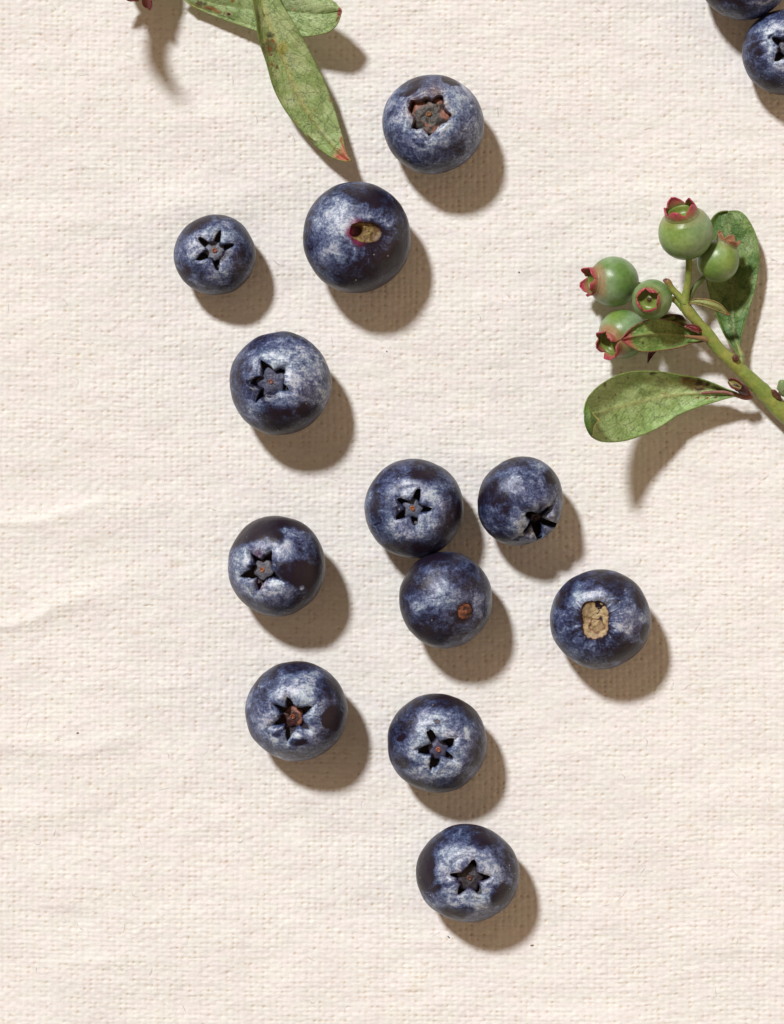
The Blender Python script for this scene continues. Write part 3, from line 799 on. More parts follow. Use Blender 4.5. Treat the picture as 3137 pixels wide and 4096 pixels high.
def tube(name, pts, mat, parent, col, nseg=90, sides=22, rough=0.03, seed=0, cap=True, org=None):
    """pts rows: px, py, z, radius px"""
    c = crom(pts, nseg)
    ctr = PA(c[:, :3]); r = c[:, 3] / K
    t = np.gradient(ctr, axis=0); t /= np.linalg.norm(t, axis=1, keepdims=True) + 1e-9
    upv = np.array([0, 0, 1.0])
    sd = np.cross(t, upv); sd /= np.linalg.norm(sd, axis=1, keepdims=True) + 1e-9
    u2 = np.cross(sd, t)
    a = np.linspace(0, 2 * math.pi, sides, endpoint=False)
    rr = r[:, None] * (1 + rough * 2 * (vn(np.stack([np.broadcast_to(np.cos(a) * 2, (nseg, sides)) + seed, np.broadcast_to(np.arange(nseg)[:, None] * 0.35, (nseg, sides)), np.broadcast_to(np.sin(a) * 2, (nseg, sides))], -1), 71) - .5))
    V = ctr[:, None] + sd[:, None] * (np.cos(a) * rr)[..., None] + u2[:, None] * (np.sin(a) * rr)[..., None]
    V = V.reshape(-1, 3)
    uu = np.repeat(np.linspace(0, 1, nseg), sides); aa = np.tile(a, nseg)
    C = col(uu, aa, V)
    f = grid_faces(nseg, sides, True)
    if cap:
        V = np.vstack([V, ctr[0], ctr[-1]]); n0 = len(V) - 2
        C = np.vstack([C, C[0], C[-1] * 0.5])
        k = np.arange(sides); k2 = (k + 1) % sides
        b0_ = (nseg - 1) * sides
        f = np.vstack([f, np.stack([k2, k, np.full(sides, n0), np.full(sides, n0)], 1), np.stack([b0_ + k, b0_ + k2, np.full(sides, n0 + 1), np.full(sides, n0 + 1)], 1)])
        # triangles stored as quads are not allowed: split
        q = f[:-2 * sides]; tr = f[-2 * sides:, :3]
        f = np.vstack([np.vstack([q[:, [0, 1, 2]], q[:, [0, 2, 3]]]), tr])
    V = V - (parent_loc(parent) if org is None else org)
    return mesh_obj(name, V, f, mat, parent, col=C)

def parent_loc(p):
    l = np.zeros(3)
    while p is not None:
        l = l + np.array(p.location); p = p.parent
    return l

def leaf(parent, Lp, Mp, Rp_, colf, nu=150, nv=33, bulgeL=0.0, bulgeR=0.0, name='leaf', wav=0.01, seed=0, rib=0.02, curl=0.03, label=None):
    """edge-midrib-edge curves from base to tip; rows px, py, z"""
    Ls, Ms, Rs = crom(Lp, nu), crom(Mp, nu), crom(Rp_, nu)
    v = np.linspace(-1, 1, 2 * nv - 1)
    sg = np.sign(v) * np.abs(v) ** 0.9
    out = []
    for x in sg:
        E = Ls if x < 0 else Rs
        bu = bulgeL if x < 0 else bulgeR
        q = Ms + (E - Ms) * abs(x)
        q = q.copy()
        q[:, 2] += bu * 4 * abs(x) * (1 - abs(x)) + curl * max(0, abs(x) - 0.8) * 5
        out.append(q)
    Q_ = np.stack(out, 1)
    u = np.broadcast_to(np.linspace(0, 1, nu)[:, None], Q_.shape[:2]); vv = np.broadcast_to(sg[None], Q_.shape[:2])
    X, Y = Q_[..., 0], Q_[..., 1]
    wd = np.linalg.norm((Ls - Rs)[:, :2], axis=1)[:, None] / K
    # arching side veins
    sv = (u * 11.0 - np.abs(vv) * 2.3 * (0.7 + 0.6 * u) + 0.9 * (fbm(np.stack([X / 70, Y / 70], -1), 81 + seed, 2) - .5) + np.where(vv < 0, 0.45, 0))
    sd = np.abs(sv - np.rint(sv))
    side = np.exp(-(sd / 0.045) ** 2) * (1 - sstep(0.80, 0.95, np.abs(vv))) * sstep(0.0, 0.08, np.abs(vv)) * (0.4 + 0.6 * vn(np.stack([np.rint(sv) * 3.7, np.abs(vv) * 4], -1), 83))
    ribm = np.exp(-(np.abs(vv) * wd / 2 / (0.022 + 0.014 * (wd > 0.6))) ** 2) * (1 - 0.5 * u)
    Q_[..., 2] += wav * 2 * (fbm(np.stack([X / 60, Y / 60], -1), 85 + seed, 3) - .5) * np.minimum(1, 6 * u * (1 - u) + .1) + rib * ribm - 0.010 * side
    C = colf(u, vv, X, Y, ribm, side)
    V = PA(Q_).reshape(-1, 3) - parent_loc(parent)
    o = mesh_obj(name, V, grid_faces(nu, 2 * nv - 1), M_LEAF, parent, col=C.reshape(-1, 3))
    md = o.modifiers.new('thickness', 'SOLIDIFY'); md.thickness = 0.016; md.offset = 0
    if label: o['label'] = label
    return o

def spots(C, X, Y, lst, seed=0):
    w1 = 14 * (fbm(np.stack([X / 12, Y / 12], -1), 91 + seed, 2) - .5)
    w2 = 14 * (fbm(np.stack([X / 12 + 50, Y / 12], -1), 92 + seed, 2) - .5)
    for q in lst:
        x, y, a, b_, col, amt = q[:6]
        an = math.radians(q[6]) if len(q) > 6 else 0
        k = min(1.0, min(a, b_) / 14.0)
        dx, dy = X - x + w1 * k, Y - y + w2 * k
        d = np.hypot((dx * math.cos(an) + dy * math.sin(an)) / a, (-dx * math.sin(an) + dy * math.cos(an)) / b_)
        C = mix(C, np.array(col), amt * (1 - sstep(0.6, 1.15, d)))
    return C

def pepper(C, X, Y, seed, amt=0.5):
    """small dark specks scattered over the blade"""
    s = vn(np.stack([X / 7, Y / 7], -1), 93 + seed)
    g = sstep(0.3, 0.6, vn(np.stack([X / 70, Y / 70], -1), 94 + seed))
    return mix(C, C * 0.38, sstep(0.82, 0.92, s) * g * amt)

BRN = (0.10, 0.04, 0.015); DKB = (0.03, 0.010, 0.008); RST = (0.30, 0.09, 0.03); YEL = (0.36, 0.33, 0.07); SIL = (0.40, 0.48, 0.27)

def leaf_col(base, pale, margin=(0.16, 0.26, 0.04), lst=(), seed=0, marg_w=0.94, ribcol=(0.38, 0.42, 0.16), tipc=None, tipu=0.9, pep=0.8, sidec=0.85):
    def f(u, v, X, Y, ribm, side):
        n = fbm(np.stack([X / 55, Y / 45], -1), 95 + seed, 5, 0.6)
        C = mix(np.array(base), np.array(pale), sstep(0.38, 0.64, n))
        C = pepper(C, X, Y, seed, pep)
        C = mix(C, C * np.array([0.45, 0.55, 0.35]), side * sidec)
        C = mix(C, np.array(ribcol), np.clip(ribm, 0, 1) * 0.9)
        C = spots(C, X, Y, lst, seed)
        if tipc is not None:
            C = mix(C, np.array(tipc), sstep(tipu - 0.06, tipu + 0.04, u + 0.10 * (n - .5)) * 0.9)
        C = mix(C, np.array(margin), sstep(marg_w, 1.0, np.abs(v)) * 0.75)
        return C
    return f

def unripe(parent, c, r, z, ax, neck=0.5, slen=0.5, flare=0.05, seed=0, sep=5, stretch=1.0, redbody=0.15, open_=1.0, label=None, spin=0.0):
    """green berry (part) with a cup, and sepals as sub-parts. ax: image dx, image dy (down), z"""
    rng = np.random.RandomState(500 + seed)
    R = r / K * (1 - z / CAMH)
    ctr = P(c[0], c[1], z) - parent_loc(parent)
    Q = rot_from([ax[0], -ax[1], ax[2]])
    # outer profile from the bottom pole to the collar, then into the cup
    prof = []
    ne = neck
    t_end = math.asin(min(0.98, ne + 0.10))
    for t in np.linspace(math.pi - 0.01, t_end + 0.14, 46):
        prof.append((math.sin(t), math.cos(t) * (stretch if math.cos(t) > 0 else 1.0)))
    r1, z1 = prof[-1]
    zc = z1 + 0.20
    for s in np.linspace(0.1, 1, 10):
        prof.append((ne + (r1 - ne) * (1 - s) ** 1.15, z1 + (zc - z1) * s))
    no = len(prof)
    for rr_, dz in ((ne * 0.93, 0.01), (ne * 0.86, -0.03), (ne * 0.82, -0.12), (ne * 0.72, -0.24), (ne * 0.5, -0.27), (ne * 0.3, -0.25), (ne * 0.14, -0.24), (ne * 0.1, -0.18), (0.01, -0.17)):
        prof.append((rr_, zc + dz))
    prof = np.array(prof)
    na = 72
    a = np.linspace(0, 2 * math.pi, na, endpoint=False)
    lump = 1 + 0.04 * (vn(np.stack([np.broadcast_to(np.cos(a) * 1.3 + seed * 3, (len(prof), na)), np.broadcast_to(np.sin(a) * 1.3, (len(prof), na)), np.broadcast_to(prof[:, 1:2] * 1.3, (len(prof), na))], -1), 72) - .5)
    x = prof[:, :1] * np.cos(a) * lump; y = prof[:, :1] * np.sin(a) * lump
    zz = np.broadcast_to(prof[:, 1:2], x.shape)
    q = np.stack([x, y, zz], -1).reshape(-1, 3) * R
    V = q @ Q.T + ctr
    n = fbm(q * 3.0 + seed * 5, 73, 3)
    C = mix(GREEN, GLAUC, sstep(0.35, 0.65, n))
    lime = fbm(q * 1.6 + 9 + seed, 74, 2)
    C = mix(C, LIME, 0.55 * sstep(0.5, 0.8, lime))
    zl = np.repeat(prof[:, 1], na)
    outer = np.repeat(np.arange(len(prof)) < no, na)
    C = mix(C, np.array([0.37, 0.15, 0.08]), redbody * sstep(z1 - 0.16, zc - 0.02, zl + 0.30 * (n - .5)) * outer)
    C = np.where(outer[:, None], C, mix(np.array([0.20, 0.27, 0.05]), np.array([0.10, 0.15, 0.03]), n))
    tip = np.repeat(np.abs(np.arange(len(prof)) > len(prof) - 4), na)
    C = np.where(tip[:, None], np.array([0.09, 0.05, 0.02]), C)
    C = mix(C, C * 0.6, sstep(0.55, 0.75, vn(q * 9 + seed, 79)) * (1 - outer) * 0.6)
    b = mesh_obj('unripe_berry', V, grid_faces(len(prof), na, True), M_GREEN, parent, col=C)
    if label: b['label'] = label
    # sepals
    for k in range(sep):
        a0 = 2 * math.pi * (k + 0.5) / sep + spin + rng.uniform(-0.08, 0.08)
        ln = slen * rng.uniform(0.65, 1.15)
        fl = flare + rng.uniform(-0.10, 0.10)
        bend = rng.uniform(-0.15, 0.10)
        nu_, nv_ = 16, 13
        s = np.linspace(0, 1, nu_)[:, None]; v = np.linspace(-1, 1, nv_)[None]
        zs = zc - 0.12; s0 = (zc - 0.03 - zs) / (zc + ln - zs)
        zz_ = zs + (zc + ln - zs) * s
        sp = np.clip((s - s0) / (1 - s0), 0, 1)
        pt = rng.uniform(1.2, 1.7)
        hw = (math.pi / sep) * rng.uniform(0.95, 1.12) * np.clip(1 - sp ** (pt + 0.5), 0.0, 1) ** rng.uniform(0.5, 0.8) + 0.01
        hw = hw * (1 + 0.25 * (vn(np.stack([s * 6 + seed + k, s * 0], -1), 78) - .5) * sp)
        an = a0 + v * hw + rng.uniform(-0.1, 0.1) * sp
        base_r = np.interp(zz_, prof[:no, 1][np.argsort(prof[:no, 1])], prof[:no, 0][np.argsort(prof[:no, 1])])
        rr_ = base_r - 0.055 + 0.055 * sstep(0, 1, s / s0) + ne * (fl * 1.6 * sp + bend * sp ** 2) + 0.03 * (1 - v ** 2) * sp + 0.05 * (vn(np.stack([an * 4 + seed, sp * 2 + v * 0 + 7], -1), 76) - .5) * sp
        zz_ = zz_ + 0.14 * (vn(np.stack([an * 4 + seed, sp * 3 + v * 0], -1), 75) - .5) * sp
        q = np.stack([rr_ * np.cos(an), rr_ * np.sin(an), zz_ + 0 * an], -1).reshape(-1, 3) * R
        V = q @ Q.T + ctr
        ed = np.maximum(np.abs(v) ** 2.5 * (0.2 + 0.9 * sp), sp ** 1.1 + 0 * v) - 0.25 * (1 - sstep(0, 0.25, sp))
        nn_ = vn(np.stack([an * 5, s * 5 + v * 0 + seed], -1), 77)
        e2 = sstep(0.12, 1.05, ed + 0.5 * (nn_ - .45)).reshape(-1)
        nb = fbm(q * 3.0 + seed * 5, 73, 3)
        cb = mix(mix(GREEN, GLAUC, sstep(0.35, 0.65, nb)), np.array([0.37, 0.15, 0.08]), (redbody + (1 - redbody) * sstep(0.0, 0.5, sp) + 0 * v).reshape(-1))
        C = mix(cb, np.array([0.46, 0.055, 0.105]) if rng.rand() < 0.7 else np.array([0.33, 0.035, 0.07]), e2)
        if seed == 2: C = mix(cb, np.array([0.33, 0.17, 0.09]), e2 * 0.9)
        o = mesh_obj('sepal', V, grid_faces(nu_, nv_), M_SEPAL, b, col=C)
        md = o.modifiers.new('thickness', 'SOLIDIFY'); md.thickness = 0.022 * R / 0.4; md.offset = 0.0
    return b

def stem_col(c0=(0.20, 0.27, 0.055), c1=(0.28, 0.30, 0.07), under=(0.10, 0.02, 0.03), redu=None):
    def f(u, a, V):
        n = fbm(V * 6, 96, 3)
        C = mix(np.array(c0), np.array(c1), sstep(0.3, 0.7, n))
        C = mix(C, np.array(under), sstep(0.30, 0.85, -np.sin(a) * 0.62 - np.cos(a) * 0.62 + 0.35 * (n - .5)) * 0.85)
        bump = sstep(0.75, 0.9, vn(V * 26, 97))
        C = mix(C, C * 1.5, bump * 0.5)
        if redu is not None:
            C = mix(C, np.array([0.22, 0.06, 0.04]), sstep(redu[0], redu[1], u) * (0.4 + 0.5 * n))
        return C
    return f

# ---- right-hand sprig
org = P(2900, 1430, 0); org[2] = ground(2900, 1430)
SR = empty('blueberry_sprig', tuple(org), 'sprig with five unripe green berries and red tipped sepals, at the right edge', 'sprig')
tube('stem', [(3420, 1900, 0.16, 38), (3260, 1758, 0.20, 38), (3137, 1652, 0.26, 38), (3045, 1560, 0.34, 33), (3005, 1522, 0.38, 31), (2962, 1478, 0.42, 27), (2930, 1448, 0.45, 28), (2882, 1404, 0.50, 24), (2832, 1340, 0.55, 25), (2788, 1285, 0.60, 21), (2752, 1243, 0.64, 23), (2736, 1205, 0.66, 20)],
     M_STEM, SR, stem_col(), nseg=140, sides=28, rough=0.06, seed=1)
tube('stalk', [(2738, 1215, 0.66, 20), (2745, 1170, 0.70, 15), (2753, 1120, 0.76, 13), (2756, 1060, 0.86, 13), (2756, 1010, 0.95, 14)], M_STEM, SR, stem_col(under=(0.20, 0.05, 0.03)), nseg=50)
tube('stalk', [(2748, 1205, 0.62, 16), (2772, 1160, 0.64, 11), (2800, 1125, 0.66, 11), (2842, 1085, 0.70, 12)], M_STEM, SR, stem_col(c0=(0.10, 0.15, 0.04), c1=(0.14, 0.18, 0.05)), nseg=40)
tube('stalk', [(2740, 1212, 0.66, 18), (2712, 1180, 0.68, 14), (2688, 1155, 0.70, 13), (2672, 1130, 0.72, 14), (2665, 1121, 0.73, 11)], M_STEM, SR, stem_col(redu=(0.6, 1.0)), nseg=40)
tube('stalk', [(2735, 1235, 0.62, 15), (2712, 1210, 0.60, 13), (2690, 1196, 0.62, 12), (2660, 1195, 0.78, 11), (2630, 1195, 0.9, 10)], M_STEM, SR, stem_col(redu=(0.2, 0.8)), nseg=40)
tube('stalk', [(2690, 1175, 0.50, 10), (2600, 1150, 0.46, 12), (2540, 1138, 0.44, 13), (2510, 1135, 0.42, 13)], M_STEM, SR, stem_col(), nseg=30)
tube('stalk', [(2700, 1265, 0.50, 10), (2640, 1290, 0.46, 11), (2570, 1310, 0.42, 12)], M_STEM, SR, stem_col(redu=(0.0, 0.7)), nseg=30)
tube('leaf_scar', [(2664, 1122, 0.725, 12), (2664, 1119, 0.735, 9)], M_STEM, SR, lambda u, a, V: np.broadcast_to(np.array([0.16, 0.06, 0.035]), (len(V), 3)).copy(), nseg=5)

unripe(SR, (2743, 930), 110, 0.98, (-0.22, -0.80, 0.56), neck=0.58, slen=0.46, flare=-0.04, seed=1, redbody=0.25, label='largest unripe berry, standing at the top of the cluster', spin=0.3)
unripe(SR, (2872, 1046), 84, 0.72, (0.42, -0.88, 0.22), neck=0.50, slen=0.42, flare=0.12, seed=2, stretch=1.12, redbody=0.2, label='unripe berry lying against the upright leaf', spin=0.9)
unripe(SR, (2455, 1127), 101, 0.43, (-0.94, 0.0, 0.34), neck=0.52, slen=0.36, flare=-0.03, seed=3, redbody=0.6, label='leftmost unripe berry, crown facing left', spin=0.2)
unripe(SR, (2608, 1198), 80, 1.0, (-0.30, 0.08, 0.95), neck=0.62, slen=0.24, flare=-0.12, seed=4, redbody=0.15, label='unripe berry with its open cup facing up', spin=0.5)
unripe(SR, (2492, 1336), 98, 0.40, (-0.66, 0.48, 0.58), neck=0.54, slen=0.36, flare=0.0, seed=5, redbody=0.75, label='lowest unripe berry, half under the pink tipped leaf', spin=0.1)

# upright leaf at the right
leaf(SR, [(2958, 1425, 0.45), (2938, 1398, 0.36), (2892, 1326, 0.24), (2851, 1219, 0.2), (2823, 1107, 0.18), (2815, 1000, 0.18), (2836, 900, 0.20), (2862, 858, 0.2), (2890, 845, 0.2), (2913, 844, 0.2)],
     [(2966, 1430, 0.45), (2948, 1390, 0.36), (2935, 1316, 0.25), (2928, 1219, 0.2), (2924, 1117, 0.18), (2922, 1025, 0.18), (2918, 949, 0.20), (2914, 885, 0.22), (2914, 850, 0.22)],
     [(2974, 1425, 0.45), (2960, 1387, 0.38), (2974, 1316, 0.33), (3004, 1219, 0.3), (3030, 1117, 0.30), (3038, 1025, 0.3), (3028, 949, 0.30), (2994, 877, 0.28), (2958, 844, 0.24), (2915, 844, 0.22)],
     leaf_col((0.085, 0.175, 0.04), (0.20, 0.30, 0.10), seed=21, ribcol=(0.26, 0.30, 0.14), margin=(0.14, 0.22, 0.03),
              lst=[(2990, 895, 40, 25, (0.30, 0.42, 0.14), 0.5, 30), (2995, 965, 28, 40, (0.30, 0.40, 0.18), 0.5), (2946, 1330, 8, 16, DKB, 0.6), (2905, 1250, 6, 6, BRN, 0.6), (2900, 848, 16, 6, (0.3, 0.25, 0.08), 0.6)]),
     bulgeL=-0.03, bulgeR=0.03, wav=0.022, seed=2, label='upright broad green leaf behind the berries')
tube('leaf_stalk', [(2964, 1455, 0.44, 16), (2968, 1435, 0.45, 12), (2960, 1405, 0.42, 9), (2948, 1370, 0.36, 6)], M_STEM, SR, stem_col(c0=(0.20, 0.24, 0.08), under=(0.14, 0.12, 0.05)), nseg=24)
# leaf with the pink point over the lowest berry
leaf(SR, [(2828, 1354, 0.60), (2790, 1334, 0.56), (2765, 1325, 0.55), (2714, 1294, 0.58), (2647, 1276, 0.70), (2586, 1282, 0.84), (2525, 1312, 0.92), (2484, 1358, 0.92)],
     [(2830, 1358, 0.58), (2790, 1350, 0.54), (2760, 1346, 0.52), (2714, 1340, 0.56), (2647, 1334, 0.70), (2586, 1336, 0.86), (2525, 1346, 0.93), (2484, 1358, 0.92)],
     [(2830, 1362, 0.58), (2795, 1370, 0.55), (2760, 1376, 0.54), (2714, 1391, 0.58), (2637, 1404, 0.70), (2566, 1407, 0.84), (2520, 1386, 0.90), (2484, 1358, 0.92)],
     leaf_col((0.12, 0.225, 0.045), (0.24, 0.35, 0.10), seed=22, margin=(0.24, 0.06, 0.05), ribcol=(0.30, 0.34, 0.12), tipc=(0.42, 0.08, 0.09), tipu=0.86,
              lst=[(2570, 1373, 7, 7, DKB, 0.8), (2540, 1390, 22, 12, (0.25, 0.22, 0.07), 0.6), (2690, 1385, 60, 14, (0.24, 0.32, 0.12), 0.5, -8)]),
     bulgeL=-0.03, bulgeR=-0.03, wav=0.018, seed=3, label='short leaf with a pink point and red margin')
tube('leaf_stalk', [(2838, 1362, 0.54, 15), (2822, 1356, 0.60, 12), (2790, 1350, 0.64, 8), (2740, 1344, 0.66, 5)], M_STEM, SR, stem_col(c0=(0.25, 0.2, 0.08), redu=(-0.2, 0.6)), nseg=24)
# big lower leaf that curls up towards its tip
leaf(SR, [(2950, 1572, 0.42), (2900, 1553, 0.42), (2856, 1534, 0.44), (2790, 1511, 0.5), (2719, 1500, 0.58), (2637, 1486, 0.68), (2535, 1486, 0.84), (2459, 1506, 1.0), (2392, 1547, 1.2), (2351, 1593, 1.4), (2337, 1640, 1.52), (2339, 1665, 1.57)],
     [(2950, 1578, 0.40), (2900, 1570, 0.36), (2856, 1569, 0.36), (2790, 1573, 0.36), (2719, 1577, 0.38), (2637, 1588, 0.46), (2535, 1610, 0.62), (2459, 1632, 0.82), (2405, 1648, 1.06), (2370, 1656, 1.3), (2350, 1662, 1.45), (2339, 1665, 1.57)],
     [(2950, 1584, 0.40), (2918, 1590, 0.40), (2867, 1605, 0.40), (2790, 1629, 0.42), (2714, 1660, 0.46), (2637, 1710, 0.54), (2550, 1748, 0.72), (2484, 1766, 0.92), (2413, 1767, 1.24), (2367, 1746, 1.44), (2345, 1705, 1.54), (2339, 1668, 1.57)],
     leaf_col((0.27, 0.40, 0.14), (0.38, 0.52, 0.23), seed=23, margin=(0.16, 0.24, 0.04), ribcol=(0.42, 0.45, 0.18),
              lst=[(2775, 1535, 66, 32, (0.15, 0.085, 0.03), 0.85, 14), (2742, 1516, 26, 14, (0.24, 0.10, 0.02), 0.8, 20), (2745, 1512, 20, 10, BRN, 0.8), (2795, 1530, 14, 16, DKB, 0.75), (2832, 1534, 10, 8, DKB, 0.9), (2870, 1552, 26, 6, DKB, 0.7, 25), (2800, 1558, 22, 6, DKB, 0.8), (2862, 1590, 9, 6, BRN, 0.9), (2829, 1592, 8, 6, RST, 0.9), (2792, 1590, 7, 5, RST, 0.9),
                   (2656, 1575, 11, 5, RST, 0.8), (2419, 1536, 9, 11, BRN, 0.85), (2461, 1577, 5, 5, BRN, 0.8), (2510, 1510, 5, 5, DKB, 0.7), (2395, 1590, 6, 6, (0.08, 0.1, 0.04), 0.7), (2612, 1491, 16, 8, DKB, 0.85), (2641, 1530, 22, 16, (0.14, 0.17, 0.08), 0.45), (2472, 1754, 6, 5, BRN, 0.8), (2424, 1754, 5, 5, BRN, 0.8),
                   (2680, 1550, 90, 34, (0.36, 0.46, 0.18), 0.35, -8), (2690, 1545, 70, 22, (0.44, 0.54, 0.26), 0.5, 0), (2600, 1600, 60, 8, (0.42, 0.52, 0.24), 0.5, -12)]),
     bulgeL=-0.05, bulgeR=-0.04, wav=0.035, seed=4, nu=180, nv=40, label='large lower leaf with a brown blotch, its tip curled up')
tube('leaf_stalk', [(3004, 1584, 0.34, 15), (2978, 1588, 0.38, 12), (2946, 1580, 0.41, 9), (2890, 1568, 0.40, 7), (2800, 1572, 0.38, 5)], M_STEM, SR, stem_col(c0=(0.26, 0.14, 0.09), c1=(0.24, 0.08, 0.08), under=(0.09, 0.02, 0.04)), nseg=40)
# the folded-over tip of that leaf: a small darker flap of the upper side
def flapcol(u, v, X, Y, ribm, side):
    C = mix(np.array([0.055, 0.13, 0.022]), np.array([0.09, 0.18, 0.03]), fbm(np.stack([X / 20, Y / 20], -1), 99, 2))
    C = mix(C, np.array([0.46, 0.42, 0.14]), sstep(0.66, 0.80, v))
    C = mix(C, np.array([0.20, 0.26, 0.06]), np.clip(ribm, 0, 1) * .6)
    return C
leaf(SR, [(2350, 1618, 1.46), (2339, 1650, 1.55), (2338, 1685, 1.58), (2350, 1722, 1.54), (2368, 1748, 1.46)],
     [(2354, 1622, 1.49), (2360, 1655, 1.60), (2362, 1682, 1.62), (2362, 1715, 1.58), (2370, 1747, 1.48)],
     [(2356, 1626, 1.50), (2376, 1660, 1.56), (2399, 1681, 1.50), (2378, 1705, 1.55), (2371, 1745, 1.50)],
     flapcol, nu=40, nv=14, wav=0.004, rib=0.0, curl=0.0, seed=9, name='leaf_tip', label='dark green folded tip of the large leaf')

# small young leaf with the pink tip, to the right of the fork
leaf(SR, [(2752, 1213, 0.68), (2778, 1196, 0.78), (2831, 1198, 0.86), (2880, 1215, 0.84), (2918, 1260, 0.78)],
     [(2752, 1215, 0.68), (2780, 1207, 0.80), (2831, 1214, 0.90), (2876, 1230, 0.86), (2918, 1260, 0.78)],
     [(2754, 1218, 0.68), (2782, 1216, 0.78), (2831, 1229, 0.86), (2872, 1246, 0.82), (2918, 1261, 0.78)],
     leaf_col((0.22, 0.27, 0.08), (0.30, 0.34, 0.12), seed=24, margin=(0.28, 0.14, 0.06), ribcol=(0.34, 0.36, 0.14), tipc=(0.38, 0.06, 0.07), tipu=0.93, pep=0.1), nu=60, nv=12, wav=0.006, seed=5, rib=0.008, label='tiny pale leaf with red margins')
# dark leaf showing behind the pink-tipped one, and red bracts
leaf(SR, [(2740, 1280, 0.52), (2724, 1262, 0.54), (2680, 1258, 0.52), (2637, 1268, 0.46), (2590, 1300, 0.4)],
     [(2745, 1288, 0.50), (2724, 1285, 0.48), (2680, 1288, 0.46), (2637, 1295, 0.44), (2590, 1310, 0.4)],
     [(2750, 1296, 0.50), (2724, 1310, 0.48), (2680, 1318, 0.46), (2637, 1318, 0.44), (2590, 1320, 0.4)],
     leaf_col((0.10, 0.09, 0.03), (0.14, 0.12, 0.04), seed=25, margin=(0.16, 0.03, 0.03)), nu=50, nv=10, wav=0.006, seed=6, rib=0.0)
def redleaf(u, v, X, Y, ribm, side):
    return mix(np.array([0.30, 0.05, 0.045]), np.array([0.10, 0.015, 0.02]), fbm(np.stack([X / 14, Y / 14], -1), 98, 2))
leaf(SR, [(2808, 1322, 0.62), (2790, 1304, 0.66), (2760, 1298, 0.66), (2744, 1304, 0.62)],
     [(2808, 1325, 0.62), (2790, 1314, 0.68), (2762, 1306, 0.68), (2744, 1305, 0.62)],
     [(2806, 1330, 0.62), (2786, 1325, 0.66), (2762, 1316, 0.66), (2744, 1306, 0.62)], redleaf, nu=30, nv=8, wav=0.008, seed=7, rib=0.0, name='bract', label='red bract in the fork of the stem')
leaf(SR, [(2626, 1404, 0.5), (2612, 1420, 0.45), (2598, 1440, 0.4), (2592, 1452, 0.36)],
     [(2618, 1404, 0.52), (2606, 1420, 0.46), (2597, 1440, 0.4), (2592, 1452, 0.36)],
     [(2598, 1402, 0.5), (2594, 1420, 0.45), (2592, 1440, 0.4), (2592, 1453, 0.36)], lambda u, v, X, Y, r_, s_: np.broadcast_to(np.array([0.10, 0.008, 0.015]), X.shape + (3,)).copy(), nu=20, nv=6, wav=0.002, seed=8, rib=0.0, name='bract')
# buds
def bud(parent, pts, c0, c1, name='bud', label=None):
    o = tube(name, pts, M_STEM, parent, lambda u, a, V: mix(np.array(c0), np.array(c1), sstep(0.35, 0.6, fbm(V * 14, 88, 2))), nseg=26, sides=18, rough=0.14)
    if label: o['label'] = label
    return o
bud(SR, [(2994, 1560, 0.46, 4), (2986, 1566, 0.48, 16), (2968, 1556, 0.52, 19), (2948, 1545, 0.56, 16), (2932, 1538, 0.58, 5)], (0.10, 0.02, 0.02), (0.03, 0.008, 0.008), label='dark red bud in the angle of the lower leaf')
leaf(SR, [(2960, 1560, 0.62), (2938, 1556, 0.62), (2922, 1546, 0.6), (2913, 1528, 0.58)],
     [(2965, 1550, 0.60), (2945, 1540, 0.59), (2928, 1530, 0.58), (2913, 1521, 0.58)],
     [(2970, 1540, 0.62), (2956, 1526, 0.63), (2934, 1514, 0.62), (2914, 1518, 0.58)],
     lambda u, v, X, Y, r_, s_: mix(np.array([0.30, 0.28, 0.09]), np.array([0.14, 0.02, 0.02]), sstep(0.45, 0.9, np.abs(v)) ), nu=30, nv=8, wav=0.004, seed=11, rib=0.0, name='bud_scale', label='open boat shaped bud scale, yellow inside')
bud(SR, [(2950, 1440, 0.50, 3), (2946, 1436, 0.54, 12), (2941, 1431, 0.58, 13), (2938, 1428, 0.61, 5)], (0.12, 0.04, 0.025), (0.05, 0.015, 0.01), label='small round brown bud')
bud(SR, [(3130, 1608, 0.35, 4), (3110, 1585, 0.42, 13), (3096, 1568, 0.46, 10), (3087, 1560, 0.47, 3)], (0.16, 0.10, 0.03), (0.10, 0.03, 0.02))
bud(SR, [(3160, 1598, 0.4, 6), (3140, 1560, 0.55, 26), (3128, 1535, 0.62, 20), (3118, 1522, 0.62, 5)], (0.22, 0.30, 0.14), (0.17, 0.25, 0.10), label='pale green bud at the photo edge')

# ---- upper-left sprig
org = P(700, -260, 0); org[2] = ground(700, -260)
SL = empty('blueberry_sprig', tuple(org), 'sprig entering at the top edge with two long rust flecked leaves', 'sprig')
tube('stem', [(60, -520, 0.3, 24), (400, -380, 0.32, 24), (700, -270, 0.34, 22), (900, -230, 0.4, 20), (1100, -230, 0.45, 14)], M_STEM, SL, stem_col(), nseg=80)
